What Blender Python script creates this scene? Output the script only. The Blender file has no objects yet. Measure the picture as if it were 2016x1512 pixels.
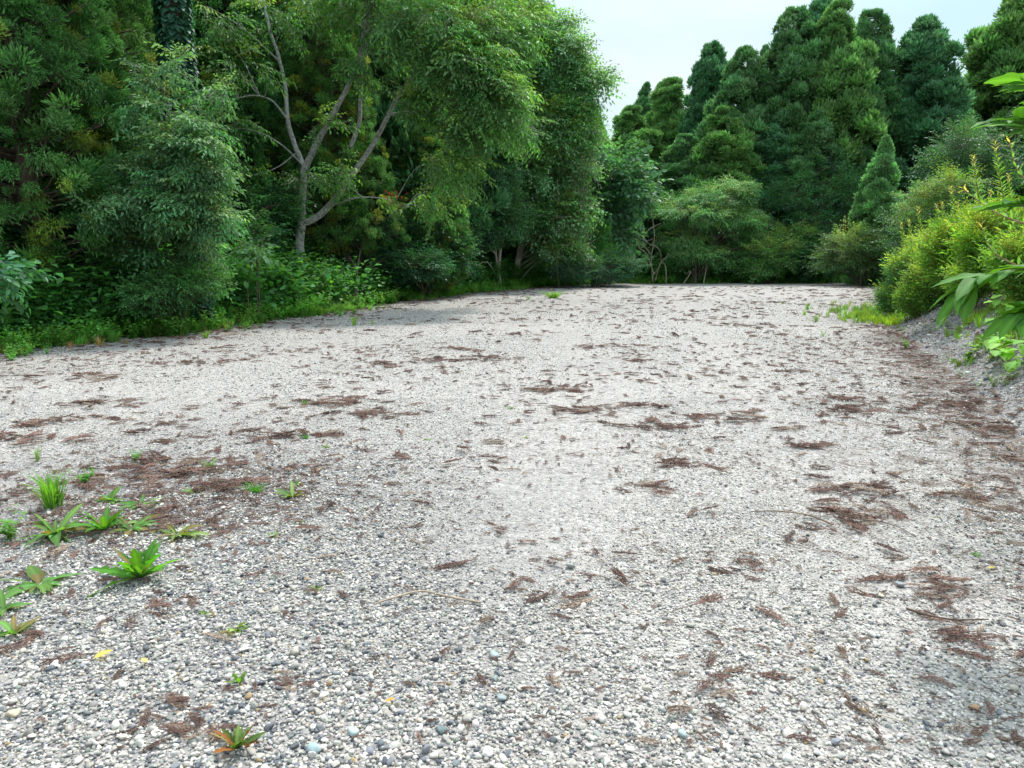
import bpy, math, numpy as np
from mathutils import Vector
R = math.radians
rng = np.random.default_rng(7)
scene = bpy.context.scene
COL = scene.collection

# ------------------------------------------------------------------ camera
FPX, HOR, CH = 1500.0, 500.0, 1.5            # focal length in photo pixels, horizon row, camera height
PITCH = math.atan((756 - HOR) / FPX)
cam_d = bpy.data.cameras.new("camera"); cam = bpy.data.objects.new("camera", cam_d); COL.objects.link(cam)
cam.location = (0, 0, CH); cam.rotation_euler = (R(90) - PITCH, 0, 0)
cam_d.sensor_width = 36; cam_d.lens = 36 * FPX / 2016; cam_d.clip_start = 0.05; cam_d.clip_end = 3000
scene.camera = cam

# ------------------------------------------------------------------ light
SUN_EL, SUN_AZ = 57.0, 32.0                   # azimuth clockwise from the view direction (+Y)
sd = np.array([math.sin(R(SUN_AZ)) * math.cos(R(SUN_EL)), math.cos(R(SUN_AZ)) * math.cos(R(SUN_EL)), math.sin(R(SUN_EL))])
sl = bpy.data.lights.new("sun", 'SUN'); sl.energy = 3.1; sl.angle = R(7); sl.color = (1.0, 0.965, 0.92)
so = bpy.data.objects.new("sun", sl); COL.objects.link(so)
so.rotation_euler = Vector(-sd).to_track_quat('-Z', 'Y').to_euler()
w = bpy.data.worlds.new("World"); scene.world = w; w.use_nodes = True
nt = w.node_tree; nt.nodes.clear()
def N(t, typ, **kw):
    n = t.nodes.new(typ)
    for k, v in kw.items():
        if k in n.inputs.keys() if isinstance(k, str) else False: n.inputs[k].default_value = v
        else: setattr(n, k, v)
    return n
sky = N(nt, 'ShaderNodeTexSky', sky_type='NISHITA', sun_disc=False)
sky.sun_elevation = R(SUN_EL); sky.sun_rotation = R(SUN_AZ); sky.air_density = 1.3; sky.dust_density = 2.5; sky.ozone_density = 1.0
tc = N(nt, 'ShaderNodeTexCoord'); mp = N(nt, 'ShaderNodeMapping'); mp.inputs['Scale'].default_value = (1, 1, 2.4); mp.inputs['Location'].default_value = (0.3, 0.55, 0.1)
nz = N(nt, 'ShaderNodeTexNoise'); nz.inputs['Scale'].default_value = 1.6; nz.inputs['Detail'].default_value = 6; nz.inputs['Roughness'].default_value = .5
cr = N(nt, 'ShaderNodeValToRGB'); cr.color_ramp.elements[0].position = .36; cr.color_ramp.elements[1].position = .66
cr.color_ramp.elements[0].color = (0, 0, 0, 1); cr.color_ramp.elements[1].color = (1, 1, 1, 1)
mx = N(nt, 'ShaderNodeMix', data_type='RGBA'); mx.inputs['Factor'].default_value = .8
cl = N(nt, 'ShaderNodeMix', data_type='RGBA'); cl.inputs['A'].default_value = (3.55, 5.3, 6.0, 1); cl.inputs['B'].default_value = (6.0, 6.2, 6.3, 1)
bg = N(nt, 'ShaderNodeBackground'); bg.inputs['Strength'].default_value = 0.1
wo = N(nt, 'ShaderNodeOutputWorld')
L = nt.links.new
L(tc.outputs['Generated'], mp.inputs['Vector']); L(mp.outputs[0], nz.inputs['Vector']); L(nz.outputs['Fac'], cr.inputs[0])
L(cr.outputs[0], cl.inputs['Factor']); L(cl.outputs['Result'], mx.inputs['B']); L(sky.outputs[0], mx.inputs['A'])
sx_ = N(nt, 'ShaderNodeSeparateXYZ'); L(tc.outputs['Generated'], sx_.inputs[0])       # hazy cloud cover is brightest overhead
pz = N(nt, 'ShaderNodeMapRange'); pz.inputs['From Min'].default_value = .25; pz.inputs['From Max'].default_value = .95; pz.inputs['To Min'].default_value = 1.0; pz.inputs['To Max'].default_value = 2.9
L(sx_.outputs['Z'], pz.inputs['Value']); vs = N(nt, 'ShaderNodeVectorMath', operation='SCALE'); L(mx.outputs['Result'], vs.inputs[0]); L(pz.outputs[0], vs.inputs['Scale']); L(vs.outputs[0], bg.inputs[0]); L(bg.outputs[0], wo.inputs[0])
scene.view_settings.view_transform = 'Standard'; scene.view_settings.look = 'None'
scene.view_settings.exposure = 0.74; scene.view_settings.gamma = 1
scene.cycles.max_bounces = 6; scene.cycles.diffuse_bounces = 4; scene.cycles.transmission_bounces = 4; scene.cycles.glossy_bounces = 2
scene.cycles.use_denoising = True

# ------------------------------------------------------------------ helpers
def ray(px, py):
    c, s = math.cos(PITCH), math.sin(PITCH)
    u, v = (px - 1008) / FPX, (756 - py) / FPX
    return np.array([u, c + v * s, -s + v * c])
def at(px, py, Y):                            # the point on that line of sight at forward distance Y
    d = ray(px, py); return np.array([0, 0, CH]) + d * (Y / d[1])
def gnd(px, py, z=0.0):                       # the point on the ground there
    d = ray(px, py); k = (z - CH) / d[2]; return np.array([0, 0, CH]) + d * k

LEFT = [(-30, -30), (-18, -10), (-12.5, 3), (-9.8, 8), (-7.9, 11.8), (-6.4, 14.2), (-5.1, 18.75), (-3.5, 25), (-.2, 33), (2.3, 37.5), (6, 39.6)]
FAR = [(6, 39.6), (12, 40.6), (19.8, 41.2)]
RIGHT = [(19.8, 41.2), (16.5, 33), (13.2, 27), (10.2, 20.5), (8.4, 17), (6.7, 12.5), (5.0, 8), (4.0, 5.6), (3.3, 3), (2.6, 0), (2, -30)]
def seg_dist(P, pl):
    best = np.full(len(P), 1e9)
    for a, b in zip(pl[:-1], pl[1:]):
        a = np.array(a, float); b = np.array(b, float); ab = b - a
        t = np.clip(((P - a) @ ab) / (ab @ ab), 0, 1)
        best = np.minimum(best, np.hypot(*(P - a - t[:, None] * ab).T))
    return best
POLY = np.array(LEFT + FAR[1:] + RIGHT[1:], float)
def inside(P):
    r = np.zeros(len(P), bool); x, y = P[:, 0], P[:, 1]
    for a, b in zip(POLY, np.roll(POLY, -1, 0)):
        c = (a[1] > y) != (b[1] > y)
        with np.errstate(divide='ignore', invalid='ignore'):
            r ^= c & (x < (b[0] - a[0]) * (y - a[1]) / (b[1] - a[1] + 1e-12) + a[0])
    return r
def vnoise(x, y, s, seed=0):                  # smooth value noise 0..1
    x = np.asarray(x) * s + 1000.3 + seed * 17.13; y = np.asarray(y) * s + 1000.7 + seed * 9.7
    xi, yi = np.floor(x).astype(np.int64), np.floor(y).astype(np.int64); fx, fy = x - xi, y - yi
    fx = fx * fx * (3 - 2 * fx); fy = fy * fy * (3 - 2 * fy)
    def h(a, b):
        n = (a * 374761393 + b * 668265263 + seed * 1013) & 0xffffffff
        n = ((n ^ (n >> 13)) * 1274126177) & 0xffffffff
        return ((n ^ (n >> 16)) & 0xffff) / 65535.0
    return (h(xi, yi) * (1 - fx) + h(xi + 1, yi) * fx) * (1 - fy) + (h(xi, yi + 1) * (1 - fx) + h(xi + 1, yi + 1) * fx) * fy
def height(x, y):
    x = np.atleast_1d(np.asarray(x, float)); y = np.atleast_1d(np.asarray(y, float)); P = np.stack([x, y], 1)
    ins = inside(P); dl, df, dr = seg_dist(P, LEFT), seg_dist(P, FAR), seg_dist(P, RIGHT)
    wl, wf, wr = (dl + .3) ** -5, (df + .3) ** -5, (dr + .3) ** -5
    S = wl + wf + wr; sm = lambda t: np.clip(t, 0, 1) ** 2 * (3 - 2 * np.clip(t, 0, 1))
    hl = 1.5 * sm(dl / 4.6) ; hf = .5 * sm(df / 6)
    top = 1.55 + .25 * vnoise(x, y, .3, 3)
    hr = top * (1 - np.exp(-(dr * .85 / top) ** 1.25)) + np.where(dr < 3, .1 * dr * (vnoise(x, y, 1.1, 5) - .5), 0)
    out = (wl * hl + wf * hf + wr * hr) / S + .25 * (vnoise(x, y, .5, 1) - .5) * sm(np.minimum(np.minimum(dl, df), dr) / 2)
    yard = .06 * (vnoise(x, y, .45, 2) - .5) + .012 * (vnoise(x, y, 2.5, 4) - .5)
    return np.where(ins, yard, out + yard)
def hz(x, y): return float(height(x, y)[0])

def norm(v): return v / (np.linalg.norm(v, axis=-1, keepdims=True) + 1e-9)
def basis(d, up=(0, 0, 1), roll=None):        # N matrices: local Y along d, local Z near up
    d = norm(np.asarray(d, float)); up = np.broadcast_to(np.asarray(up, float), d.shape)
    x = np.cross(d, up); bad = np.linalg.norm(x, axis=1) < 1e-3; x[bad] = (1, 0, 0); x = norm(x); z = np.cross(x, d)
    if roll is not None:
        c, s = np.cos(roll)[:, None], np.sin(roll)[:, None]; x, z = x * c + z * s, z * c - x * s
    return np.stack([x, d, z], 2)
class MB:                                     # collects vertices, faces and a base colour per vertex
    def __init__(s): s.v, s.f, s.c, s.n = [], [], [], 0
    def add(s, v, f, c):
        v = np.asarray(v, np.float32); f = np.asarray(f, np.int64); c = np.asarray(c, np.float32)
        if c.ndim == 1: c = np.broadcast_to(c, (len(v), 3))
        s.v.append(v); s.f.append(f + s.n); s.c.append(c); s.n += len(v); return s
    def stamp(s, proto, M, pos, col, scale=1.0):
        pv, pf, pt = proto                    # pt: per-vertex brightness/tint (V,3)
        pos = np.asarray(pos, float); n = len(pos)
        if n == 0: return s
        sc = np.broadcast_to(np.asarray(scale, float), (n,)) if np.ndim(scale) < 2 else scale
        if np.ndim(sc) == 1: lv = pv[None] * sc[:, None, None]
        else: lv = pv[None] * sc[:, None, :]
        V = np.einsum('nij,nvj->nvi', M, lv) + pos[:, None]
        C = np.clip(np.asarray(col)[:, None, :] * pt[None], 0.003, .95)
        F = pf[None] + (np.arange(n) * len(pv))[:, None, None]
        return s.add(V.reshape(-1, 3), F.reshape(-1, pf.shape[1]), C.reshape(-1, 3))
    def mesh(s, name):
        me = bpy.data.meshes.new(name)
        V = np.concatenate(s.v); C = np.concatenate(s.c)
        me.vertices.add(len(V)); me.vertices.foreach_set('co', V.astype(np.float32).ravel())
        li = np.concatenate([f.ravel() for f in s.f]); tot = np.concatenate([np.full(len(f), f.shape[1]) for f in s.f])
        me.loops.add(len(li)); me.loops.foreach_set('vertex_index', li.astype(np.int32))
        me.polygons.add(len(tot)); me.polygons.foreach_set('loop_start', np.concatenate([[0], np.cumsum(tot)[:-1]]).astype(np.int32))
        me.update(calc_edges=True)
        a = me.attributes.new('col', 'FLOAT_COLOR', 'POINT')
        a.data.foreach_set('color', np.concatenate([C, np.ones((len(C), 1), np.float32)], 1).astype(np.float32).ravel())
        return me
def link(name, me, mat=None, parent=None, smooth=False):
    if isinstance(me, MB): me = me.mesh(name)
    if mat is not None and not me.materials: me.materials.append(mat)
    if smooth: me.polygons.foreach_set('use_smooth', np.ones(len(me.polygons), bool))
    o = bpy.data.objects.new(name, me); COL.objects.link(o)
    if parent: o.parent = parent
    return o
def tag(o, label, cat, group=None, kind=None):
    if label: o['label'] = label
    if cat: o['category'] = cat
    if group: o['group'] = group
    if kind: o['kind'] = kind
    return o
def thing(name, loc, label, cat, group=None, rz=0.0, s=1.0):
    o = bpy.data.objects.new(name, None); COL.objects.link(o); o.location = loc; o.rotation_euler = (0, 0, rz); o.scale = (s, s, s)
    o.empty_display_size = .2
    return tag(o, label, cat, group)
def tube(mb, pts, rad, col, n=7):
    pts = np.asarray(pts, float); rad = np.broadcast_to(np.asarray(rad, float), (len(pts),)); t = norm(np.gradient(pts, axis=0))
    M = basis(t, (0.31, .17, .93)); a = np.linspace(0, 2 * np.pi, n, endpoint=False)
    ring = np.stack([np.cos(a), np.zeros(n), np.sin(a)], 1)
    V = (np.einsum('kij,nj->kni', M, ring) * rad[:, None, None] + pts[:, None]).reshape(-1, 3)
    i = np.arange(len(pts) - 1)[:, None] * n; j = np.arange(n)[None]; k = (j + 1) % n
    F = np.stack([i + j, i + k, i + n + k, i + n + j], -1).reshape(-1, 4)
    mb.add(V, F, col)
def curve(p, k=4):                            # Catmull-Rom through the points
    p = np.asarray(p, float); q = np.vstack([2 * p[0] - p[1], p, 2 * p[-1] - p[-2]]); out = []
    for i in range(1, len(q) - 2):
        for t in np.arange(k) / k:
            out.append(.5 * ((2 * q[i]) + (-q[i - 1] + q[i + 1]) * t + (2 * q[i - 1] - 5 * q[i] + 4 * q[i + 1] - q[i + 2]) * t * t + (-q[i - 1] + 3 * q[i] - 3 * q[i + 1] + q[i + 2]) * t ** 3))
    out.append(q[-2]); return np.array(out)
def sph(n, r=rng):
    v = r.normal(size=(n, 3)); return norm(v)

# ------------------------------------------------------------------ materials
def mat_base(name):
    m = bpy.data.materials.new(name); m.use_nodes = True; t = m.node_tree; t.nodes.clear()
    return m, t, N(t, 'ShaderNodeOutputMaterial')
def leaf_mat(name, trans=.35, rough=.5, warm=(1.12, 1.15, .4), spec=.3):
    m, t, out = mat_base(name); L = t.links.new
    at_ = N(t, 'ShaderNodeAttribute', attribute_name='col'); geo = N(t, 'ShaderNodeNewGeometry')
    nz = N(t, 'ShaderNodeTexNoise'); nz.inputs['Scale'].default_value = 1.1; nz.inputs['Detail'].default_value = 3
    L(geo.outputs['Position'], nz.inputs['Vector'])
    mr = N(t, 'ShaderNodeMapRange'); mr.inputs['To Min'].default_value = .72; mr.inputs['To Max'].default_value = 1.3; mr.inputs['From Min'].default_value = .3; mr.inputs['From Max'].default_value = .7
    L(nz.outputs['Fac'], mr.inputs['Value'])
    mu = N(t, 'ShaderNodeVectorMath', operation='SCALE'); L(at_.outputs['Color'], mu.inputs[0]); L(mr.outputs[0], mu.inputs['Scale'])
    p = N(t, 'ShaderNodeBsdfPrincipled'); L(mu.outputs[0], p.inputs['Base Color']); p.inputs['Roughness'].default_value = rough; p.inputs['Specular IOR Level'].default_value = spec
    tr = N(t, 'ShaderNodeBsdfTranslucent'); mw = N(t, 'ShaderNodeVectorMath', operation='MULTIPLY'); mw.inputs[1].default_value = [c * 1.5 for c in warm]
    L(mu.outputs[0], mw.inputs[0]); L(mw.outputs[0], tr.inputs['Color'])
    mxs = N(t, 'ShaderNodeMixShader'); mxs.inputs[0].default_value = trans
    L(p.outputs[0], mxs.inputs[1]); L(tr.outputs[0], mxs.inputs[2]); L(mxs.outputs[0], out.inputs[0])
    return m
def solid_mat(name, rough=.85, bump=.4, scale=30, stretch=(1, 1, 1), var=(.7, 1.3), spec=.25, coords='Position'):
    m, t, out = mat_base(name); L = t.links.new
    at_ = N(t, 'ShaderNodeAttribute', attribute_name='col')
    geo = N(t, 'ShaderNodeNewGeometry'); mp = N(t, 'ShaderNodeMapping'); mp.inputs['Scale'].default_value = stretch
    L(geo.outputs['Position'], mp.inputs['Vector'])
    nz = N(t, 'ShaderNodeTexNoise'); nz.inputs['Scale'].default_value = scale; nz.inputs['Detail'].default_value = 5; nz.inputs['Roughness'].default_value = .65
    L(mp.outputs[0], nz.inputs['Vector'])
    mr = N(t, 'ShaderNodeMapRange'); mr.inputs['From Min'].default_value = .3; mr.inputs['From Max'].default_value = .7; mr.inputs['To Min'].default_value = var[0]; mr.inputs['To Max'].default_value = var[1]
    L(nz.outputs['Fac'], mr.inputs['Value'])
    mu = N(t, 'ShaderNodeVectorMath', operation='SCALE'); L(at_.outputs['Color'], mu.inputs[0]); L(mr.outputs[0], mu.inputs['Scale'])
    p = N(t, 'ShaderNodeBsdfPrincipled'); L(mu.outputs[0], p.inputs['Base Color']); p.inputs['Roughness'].default_value = rough; p.inputs['Specular IOR Level'].default_value = spec
    b = N(t, 'ShaderNodeBump'); b.inputs['Strength'].default_value = bump; b.inputs['Distance'].default_value = .01; L(nz.outputs['Fac'], b.inputs['Height']); L(b.outputs[0], p.inputs['Normal'])
    L(p.outputs[0], out.inputs[0]); return m
M_needle = leaf_mat('cedar_needles', .3, .6, (.9, 1.15, .7), .2)
M_leaf = leaf_mat('broad_leaves', .4, .5, (.98, 1.15, .45), .3)
M_weed = leaf_mat('weed_leaves', .42, .6, (1.15, 1.12, .3), .14)
M_bark = solid_mat('bark', .9, .8, 9, (1, 1, .35), (.55, 1.5))
M_lichen = solid_mat('lichen_bark', .9, .8, 14, (1, 1, .8), (.35, 1.9))
M_dry = solid_mat('dry_needles', .8, .2, 40, (1, 1, 1), (.6, 1.5))
M_stone = solid_mat('crushed_stone', .8, .35, 90, (1, 1, 1), (.85, 1.12))

# ground: gravel where the attribute says so, leaf mould elsewhere
def ground_mat():
    m, t, out = mat_base('ground_surface'); L = t.links.new
    geo = N(t, 'ShaderNodeNewGeometry'); a = N(t, 'ShaderNodeAttribute', attribute_name='col')
    sep = N(t, 'ShaderNodeSeparateColor'); L(a.outputs['Color'], sep.inputs[0])      # R gravel, G coarse grey share, B litter share
    def vor(scale):
        v = N(t, 'ShaderNodeTexVoronoi'); v.inputs['Scale'].default_value = scale; L(geo.outputs['Position'], v.inputs['Vector']); return v
    def ramp(src, stops):
        c = N(t, 'ShaderNodeValToRGB'); c.color_ramp.interpolation = 'CONSTANT'; e = c.color_ramp.elements
        e[0].position = stops[0][0]; e[0].color = (*stops[0][1], 1); e[1].position = stops[1][0]; e[1].color = (*stops[1][1], 1)
        for p_, c_ in stops[2:]: q = e.new(p_); q.color = (*c_, 1)
        L(src, c.inputs[0]); return c.outputs[0]
    light = [(0, (.42, .4, .38)), (.25, (.6, .58, .55)), (.5, (.52, .5, .475)), (.72, (.7, .68, .65)), (.86, (.34, .33, .32)), (.95, (.17, .18, .2))]
    grey = [(0, (.16, .17, .19)), (.3, (.3, .3, .3)), (.5, (.22, .23, .26)), (.7, (.4, .39, .38)), (.85, (.52, .5, .48)), (.95, (.1, .11, .13))]
    v1, v2 = vor(58), vor(24)
    s1 = N(t, 'ShaderNodeSeparateColor'); L(v1.outputs['Color'], s1.inputs[0]); s2 = N(t, 'ShaderNodeSeparateColor'); L(v2.outputs['Color'], s2.inputs[0])
    def mix(f, A, B, bt='MIX'):
        x = N(t, 'ShaderNodeMix', data_type='RGBA', blend_type=bt)
        for k, s_ in (('Factor', f), ('A', A), ('B', B)):
            if hasattr(s_, 'links') or hasattr(s_, 'is_output'): L(s_, x.inputs[k])
            else: x.inputs[k].default_value = s_
        return x.outputs['Result']
    def math_(op, A, B=None, C=None, clamp=False):
        x = N(t, 'ShaderNodeMath', operation=op, use_clamp=clamp)
        for i, s_ in enumerate((A, B, C)):
            if s_ is None: continue
            if hasattr(s_, 'is_output'): L(s_, x.inputs[i])
            else: x.inputs[i].default_value = s_
        return x.outputs[0]
    ga = mix(.4, ramp(s1.outputs[0], light), ramp(s2.outputs[0], light)); gb = mix(.5, ramp(s1.outputs[1], grey), ramp(s2.outputs[1], grey))
    nzl = N(t, 'ShaderNodeTexNoise'); nzl.inputs['Scale'].default_value = .55; nzl.inputs['Detail'].default_value = 4; L(geo.outputs['Position'], nzl.inputs['Vector'])
    patch = math_('MULTIPLY_ADD', nzl.outputs['Fac'], 1.2, -.6); gf = math_('ADD', sep.outputs[1], patch, clamp=True)
    grav = mix(gf, ga, gb)
    # brown needle litter
    mpl = N(t, 'ShaderNodeMapping'); mpl.inputs['Scale'].default_value = (1, 1.2, 1); L(geo.outputs['Position'], mpl.inputs['Vector'])
    nl = N(t, 'ShaderNodeTexNoise'); nl.inputs['Scale'].default_value = 3.2; nl.inputs['Detail'].default_value = 8; nl.inputs['Roughness'].default_value = .72; nl.inputs['Distortion'].default_value = .6
    L(mpl.outputs[0], nl.inputs['Vector'])
    lf = math_('MULTIPLY', math_('SUBTRACT', math_('MULTIPLY_ADD', sep.outputs[2], .32, nl.outputs['Fac']), .66), 9, clamp=True)
    grav = mix(math_('MULTIPLY', lf, .8), grav, (.15, .10, .075, 1))
    ns = N(t, 'ShaderNodeTexNoise'); ns.inputs['Scale'].default_value = 6; ns.inputs['Detail'].default_value = 7; L(geo.outputs['Position'], ns.inputs['Vector'])
    soil = ramp(ns.outputs['Fac'], [(0, (.03, .022, .014)), (.42, (.05, .035, .022)), (.5, (.035, .04, .018)), (.58, (.07, .05, .03))])
    edge = math_('MULTIPLY', math_('SUBTRACT', math_('ADD', sep.outputs[0], math_('MULTIPLY', ns.outputs['Fac'], .5)), .7), 5, clamp=True)
    grav = mix(1.0, grav, (.6, .575, .56, 1), 'MULTIPLY'); col = mix(edge, soil, grav)
    p = N(t, 'ShaderNodeBsdfPrincipled'); L(col, p.inputs['Base Color']); p.inputs['Roughness'].default_value = .9; p.inputs['Specular IOR Level'].default_value = .2
    b = N(t, 'ShaderNodeBump'); b.invert = True; b.inputs['Strength'].default_value = .8; b.inputs['Distance'].default_value = .012; L(v1.outputs['Distance'], b.inputs['Height'])
    b2 = N(t, 'ShaderNodeBump'); b2.invert = True; b2.inputs['Strength'].default_value = .6; b2.inputs['Distance'].default_value = .02; L(v2.outputs['Distance'], b2.inputs['Height']); L(b.outputs[0], b2.inputs['Normal'])
    L(b2.outputs[0], p.inputs['Normal']); L(p.outputs[0], out.inputs[0]); return m
M_ground = ground_mat()

# ------------------------------------------------------------------ ground
def graded(a, b, fine0, fine1, step, coarse):
    mid = np.arange(fine0, fine1 + 1e-6, step); lo = []; x = fine0; s = step
    while x > a: s *= coarse; x -= s; lo.append(max(x, a))
    hi = []; x = fine1; s = step
    while x < b: s *= coarse; x += s; hi.append(min(x, b))
    return np.array(lo[::-1] + list(mid) + hi)
gx = graded(-900, 900, -13, 21, .16, 1.14); gy = graded(-60, 1500, 0, 44, .16, 1.14)
X, Y = np.meshgrid(gx, gy); x, y = X.ravel(), Y.ravel()
Z = np.concatenate([height(x[i:i + 40000], y[i:i + 40000]) for i in range(0, len(x), 40000)])
def masks(x, y):
    P = np.stack([x, y], 1); ins = inside(P); dl, df, dr = seg_dist(P, LEFT), seg_dist(P, FAR), seg_dist(P, RIGHT)
    grav = np.where(ins, 1.0, np.where((dr < dl) & (dr < df), np.clip(1.25 - dr / 3.2, 0, 1), np.clip(.8 - np.minimum(dl, df) / .8, 0, 1)))
    u = x / np.maximum(y, .5)
    coarse = np.clip(.9 - np.hypot(x + 1.9, (y - 3.6) * .8) / 3.2, 0, .7) * np.clip(1 - x, 0, 1)
    coarse = np.maximum(coarse, np.clip(.75 - dr / 1.1, 0, .75)); coarse = np.maximum(coarse, np.where(~ins & (dr < dl), .8, 0))
    coarse = np.maximum(coarse, np.clip(.6 - dl / 3.0, 0, .6))
    coarse = np.maximum(coarse, .5 * np.exp(-((x - 8.5) / 2) ** 2 - ((y - 17.0) / 1.3) ** 2))
    coarse = np.maximum(coarse, .55 * np.exp(-((x + 3.2) / .9) ** 2 - ((y - 5.2) / .5) ** 2))
    lit = np.clip(.25 + .5 * np.exp(-dl / 1.0) + .8 * np.exp(-dr / .8) + .35 * np.exp(-df / 3), 0, 1)
    lit = np.maximum(lit, .85 * np.exp(-((x + 2.1) / 1.3) ** 2 - ((y - 4.3) / 1.0) ** 2) * (.4 + vnoise(x, y, 1.6, 61)))
    lit = np.where(~ins, lit * .5, lit)
    return grav, coarse, lit, ins, dl, df, dr
gm, cm, lm = masks(x, y)[:3]
nx, ny = len(gx), len(gy); i = (np.arange(ny - 1)[:, None] * nx + np.arange(nx - 1)[None]).ravel()
gb = MB(); gb.add(np.stack([x, y, Z], 1), np.stack([i, i + 1, i + nx + 1, i + nx], 1), np.stack([gm, cm, lm], 1))
g = link('ground', gb, M_ground, smooth=True); tag(g, None, None, kind='structure')
del X, Y, x, y, Z

# ------------------------------------------------------------------ prototypes
def ico(sub=0):
    p = (1 + 5 ** .5) / 2
    v = norm(np.array([(-1, p, 0), (1, p, 0), (-1, -p, 0), (1, -p, 0), (0, -1, p), (0, 1, p), (0, -1, -p), (0, 1, -p), (p, 0, -1), (p, 0, 1), (-p, 0, -1), (-p, 0, 1)], float))
    f = np.array([(0, 11, 5), (0, 5, 1), (0, 1, 7), (0, 7, 10), (0, 10, 11), (1, 5, 9), (5, 11, 4), (11, 10, 2), (10, 7, 6), (7, 1, 8), (3, 9, 4), (3, 4, 2), (3, 2, 6), (3, 6, 8), (3, 8, 9), (4, 9, 5), (2, 4, 11), (6, 2, 10), (8, 6, 7), (9, 8, 1)])
    for _ in range(sub):
        v = list(map(tuple, v)); mid = {}
        def m(a, b):
            k = (min(a, b), max(a, b))
            if k not in mid: q = np.array(v[a]) + np.array(v[b]); v.append(tuple(q / np.linalg.norm(q))); mid[k] = len(v) - 1
            return mid[k]
        nf = []
        for a, b, c in f:
            d, e, g_ = m(a, b), m(b, c), m(c, a); nf += [(a, d, g_), (d, b, e), (g_, e, c), (d, e, g_)]
        v, f = np.array(v), np.array(nf)
    return v, f
def rock(sub, r):
    v, f = ico(sub); v = v * r.uniform(.78, 1.12, (len(v), 1)) if sub == 0 else v * r.uniform(.93, 1.05, (len(v), 1))
    for _ in range(14):                       # crush flat facets into it
        n = norm(r.normal(size=3)); d = r.uniform(.42, .8); k = v @ n; v = v - np.where(k > d, k - d, 0)[:, None] * n
    return v, f, np.ones((len(v), 3))
def ribbon(L_, w0, bend=0.0, segs=1, taper=.25, yaw=0.0):
    t = np.linspace(0, 1, segs + 1); wd = w0 * (1 - (1 - taper) * t) / 2
    a = bend * t; yy = L_ * t * np.cos(a * .6); zz = L_ * t * np.sin(a * .6) ; xx = np.sin(yaw) * L_ * t
    V = np.concatenate([np.stack([xx - wd, yy * math.cos(yaw), zz], 1), np.stack([xx + wd, yy * math.cos(yaw), zz], 1)])
    i = np.arange(segs); return V, np.stack([i, i + segs + 1, i + segs + 2, i + 1], 1)
def puff(n, width, r, L_=(.35, .6), droop=0.0, tip=1.35):     # brush-shaped spray of cedar foliage, unit size, opening towards +Y
    d = norm(np.stack([r.normal(0, .62, n), r.uniform(-.1, 1.1, n), r.normal(0, .55, n)], 1))
    rad = r.uniform(.15, .75, n) ** .8; o = d * rad[:, None] * np.array([1, 1, .8]); o[:, 1] -= .1
    dd = norm(d + np.array([0, .25, .35]) + r.normal(0, .28, (n, 3))); l = r.uniform(*L_, n)
    side = norm(np.cross(dd, sph(n, r))); w_ = width * r.uniform(.7, 1.3, n)
    m1 = o + dd * (l * .55)[:, None]; e = o + dd * l[:, None]; e[:, 2] += l * .18 - droop * l
    V = np.stack([o - side * w_[:, None] * .35, o + side * w_[:, None] * .35, m1 + side * w_[:, None] * .6, e, m1 - side * w_[:, None] * .6], 1).reshape(-1, 3)
    q = (np.arange(n) * 5)[:, None]
    F = np.concatenate([q + np.array([[0, 1, 2]]), q + np.array([[0, 2, 4]]), q + np.array([[4, 2, 3]])])
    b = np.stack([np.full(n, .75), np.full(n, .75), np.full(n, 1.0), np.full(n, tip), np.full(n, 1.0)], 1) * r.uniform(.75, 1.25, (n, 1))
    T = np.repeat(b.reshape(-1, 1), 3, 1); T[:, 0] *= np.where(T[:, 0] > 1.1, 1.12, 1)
    return V, F, T
def leaf4(w_=.42, fold=.12, droop=.12):       # pointed leaf of four triangles along +Y, unit length
    V = np.array([(0, 0, 0), (-w_ * .42, .33, fold), (w_ * .42, .33, fold), (-w_ * .38, .66, fold * .7 - droop * .4), (w_ * .38, .66, fold * .7 - droop * .4), (0, 1, -droop), (0, .5, -.02)])
    F = np.array([(0, 6, 1), (0, 2, 6), (1, 6, 3), (2, 4, 6), (3, 6, 5), (4, 5, 6)]); return V, F
def leaf2(w_=.45, fold=.1, droop=.15):
    V = np.array([(0, 0, 0), (-w_ / 2, .45, fold), (w_ / 2, .45, fold), (0, 1, -droop)]); return V, np.array([(0, 2, 1), (1, 2, 3)])
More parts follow.
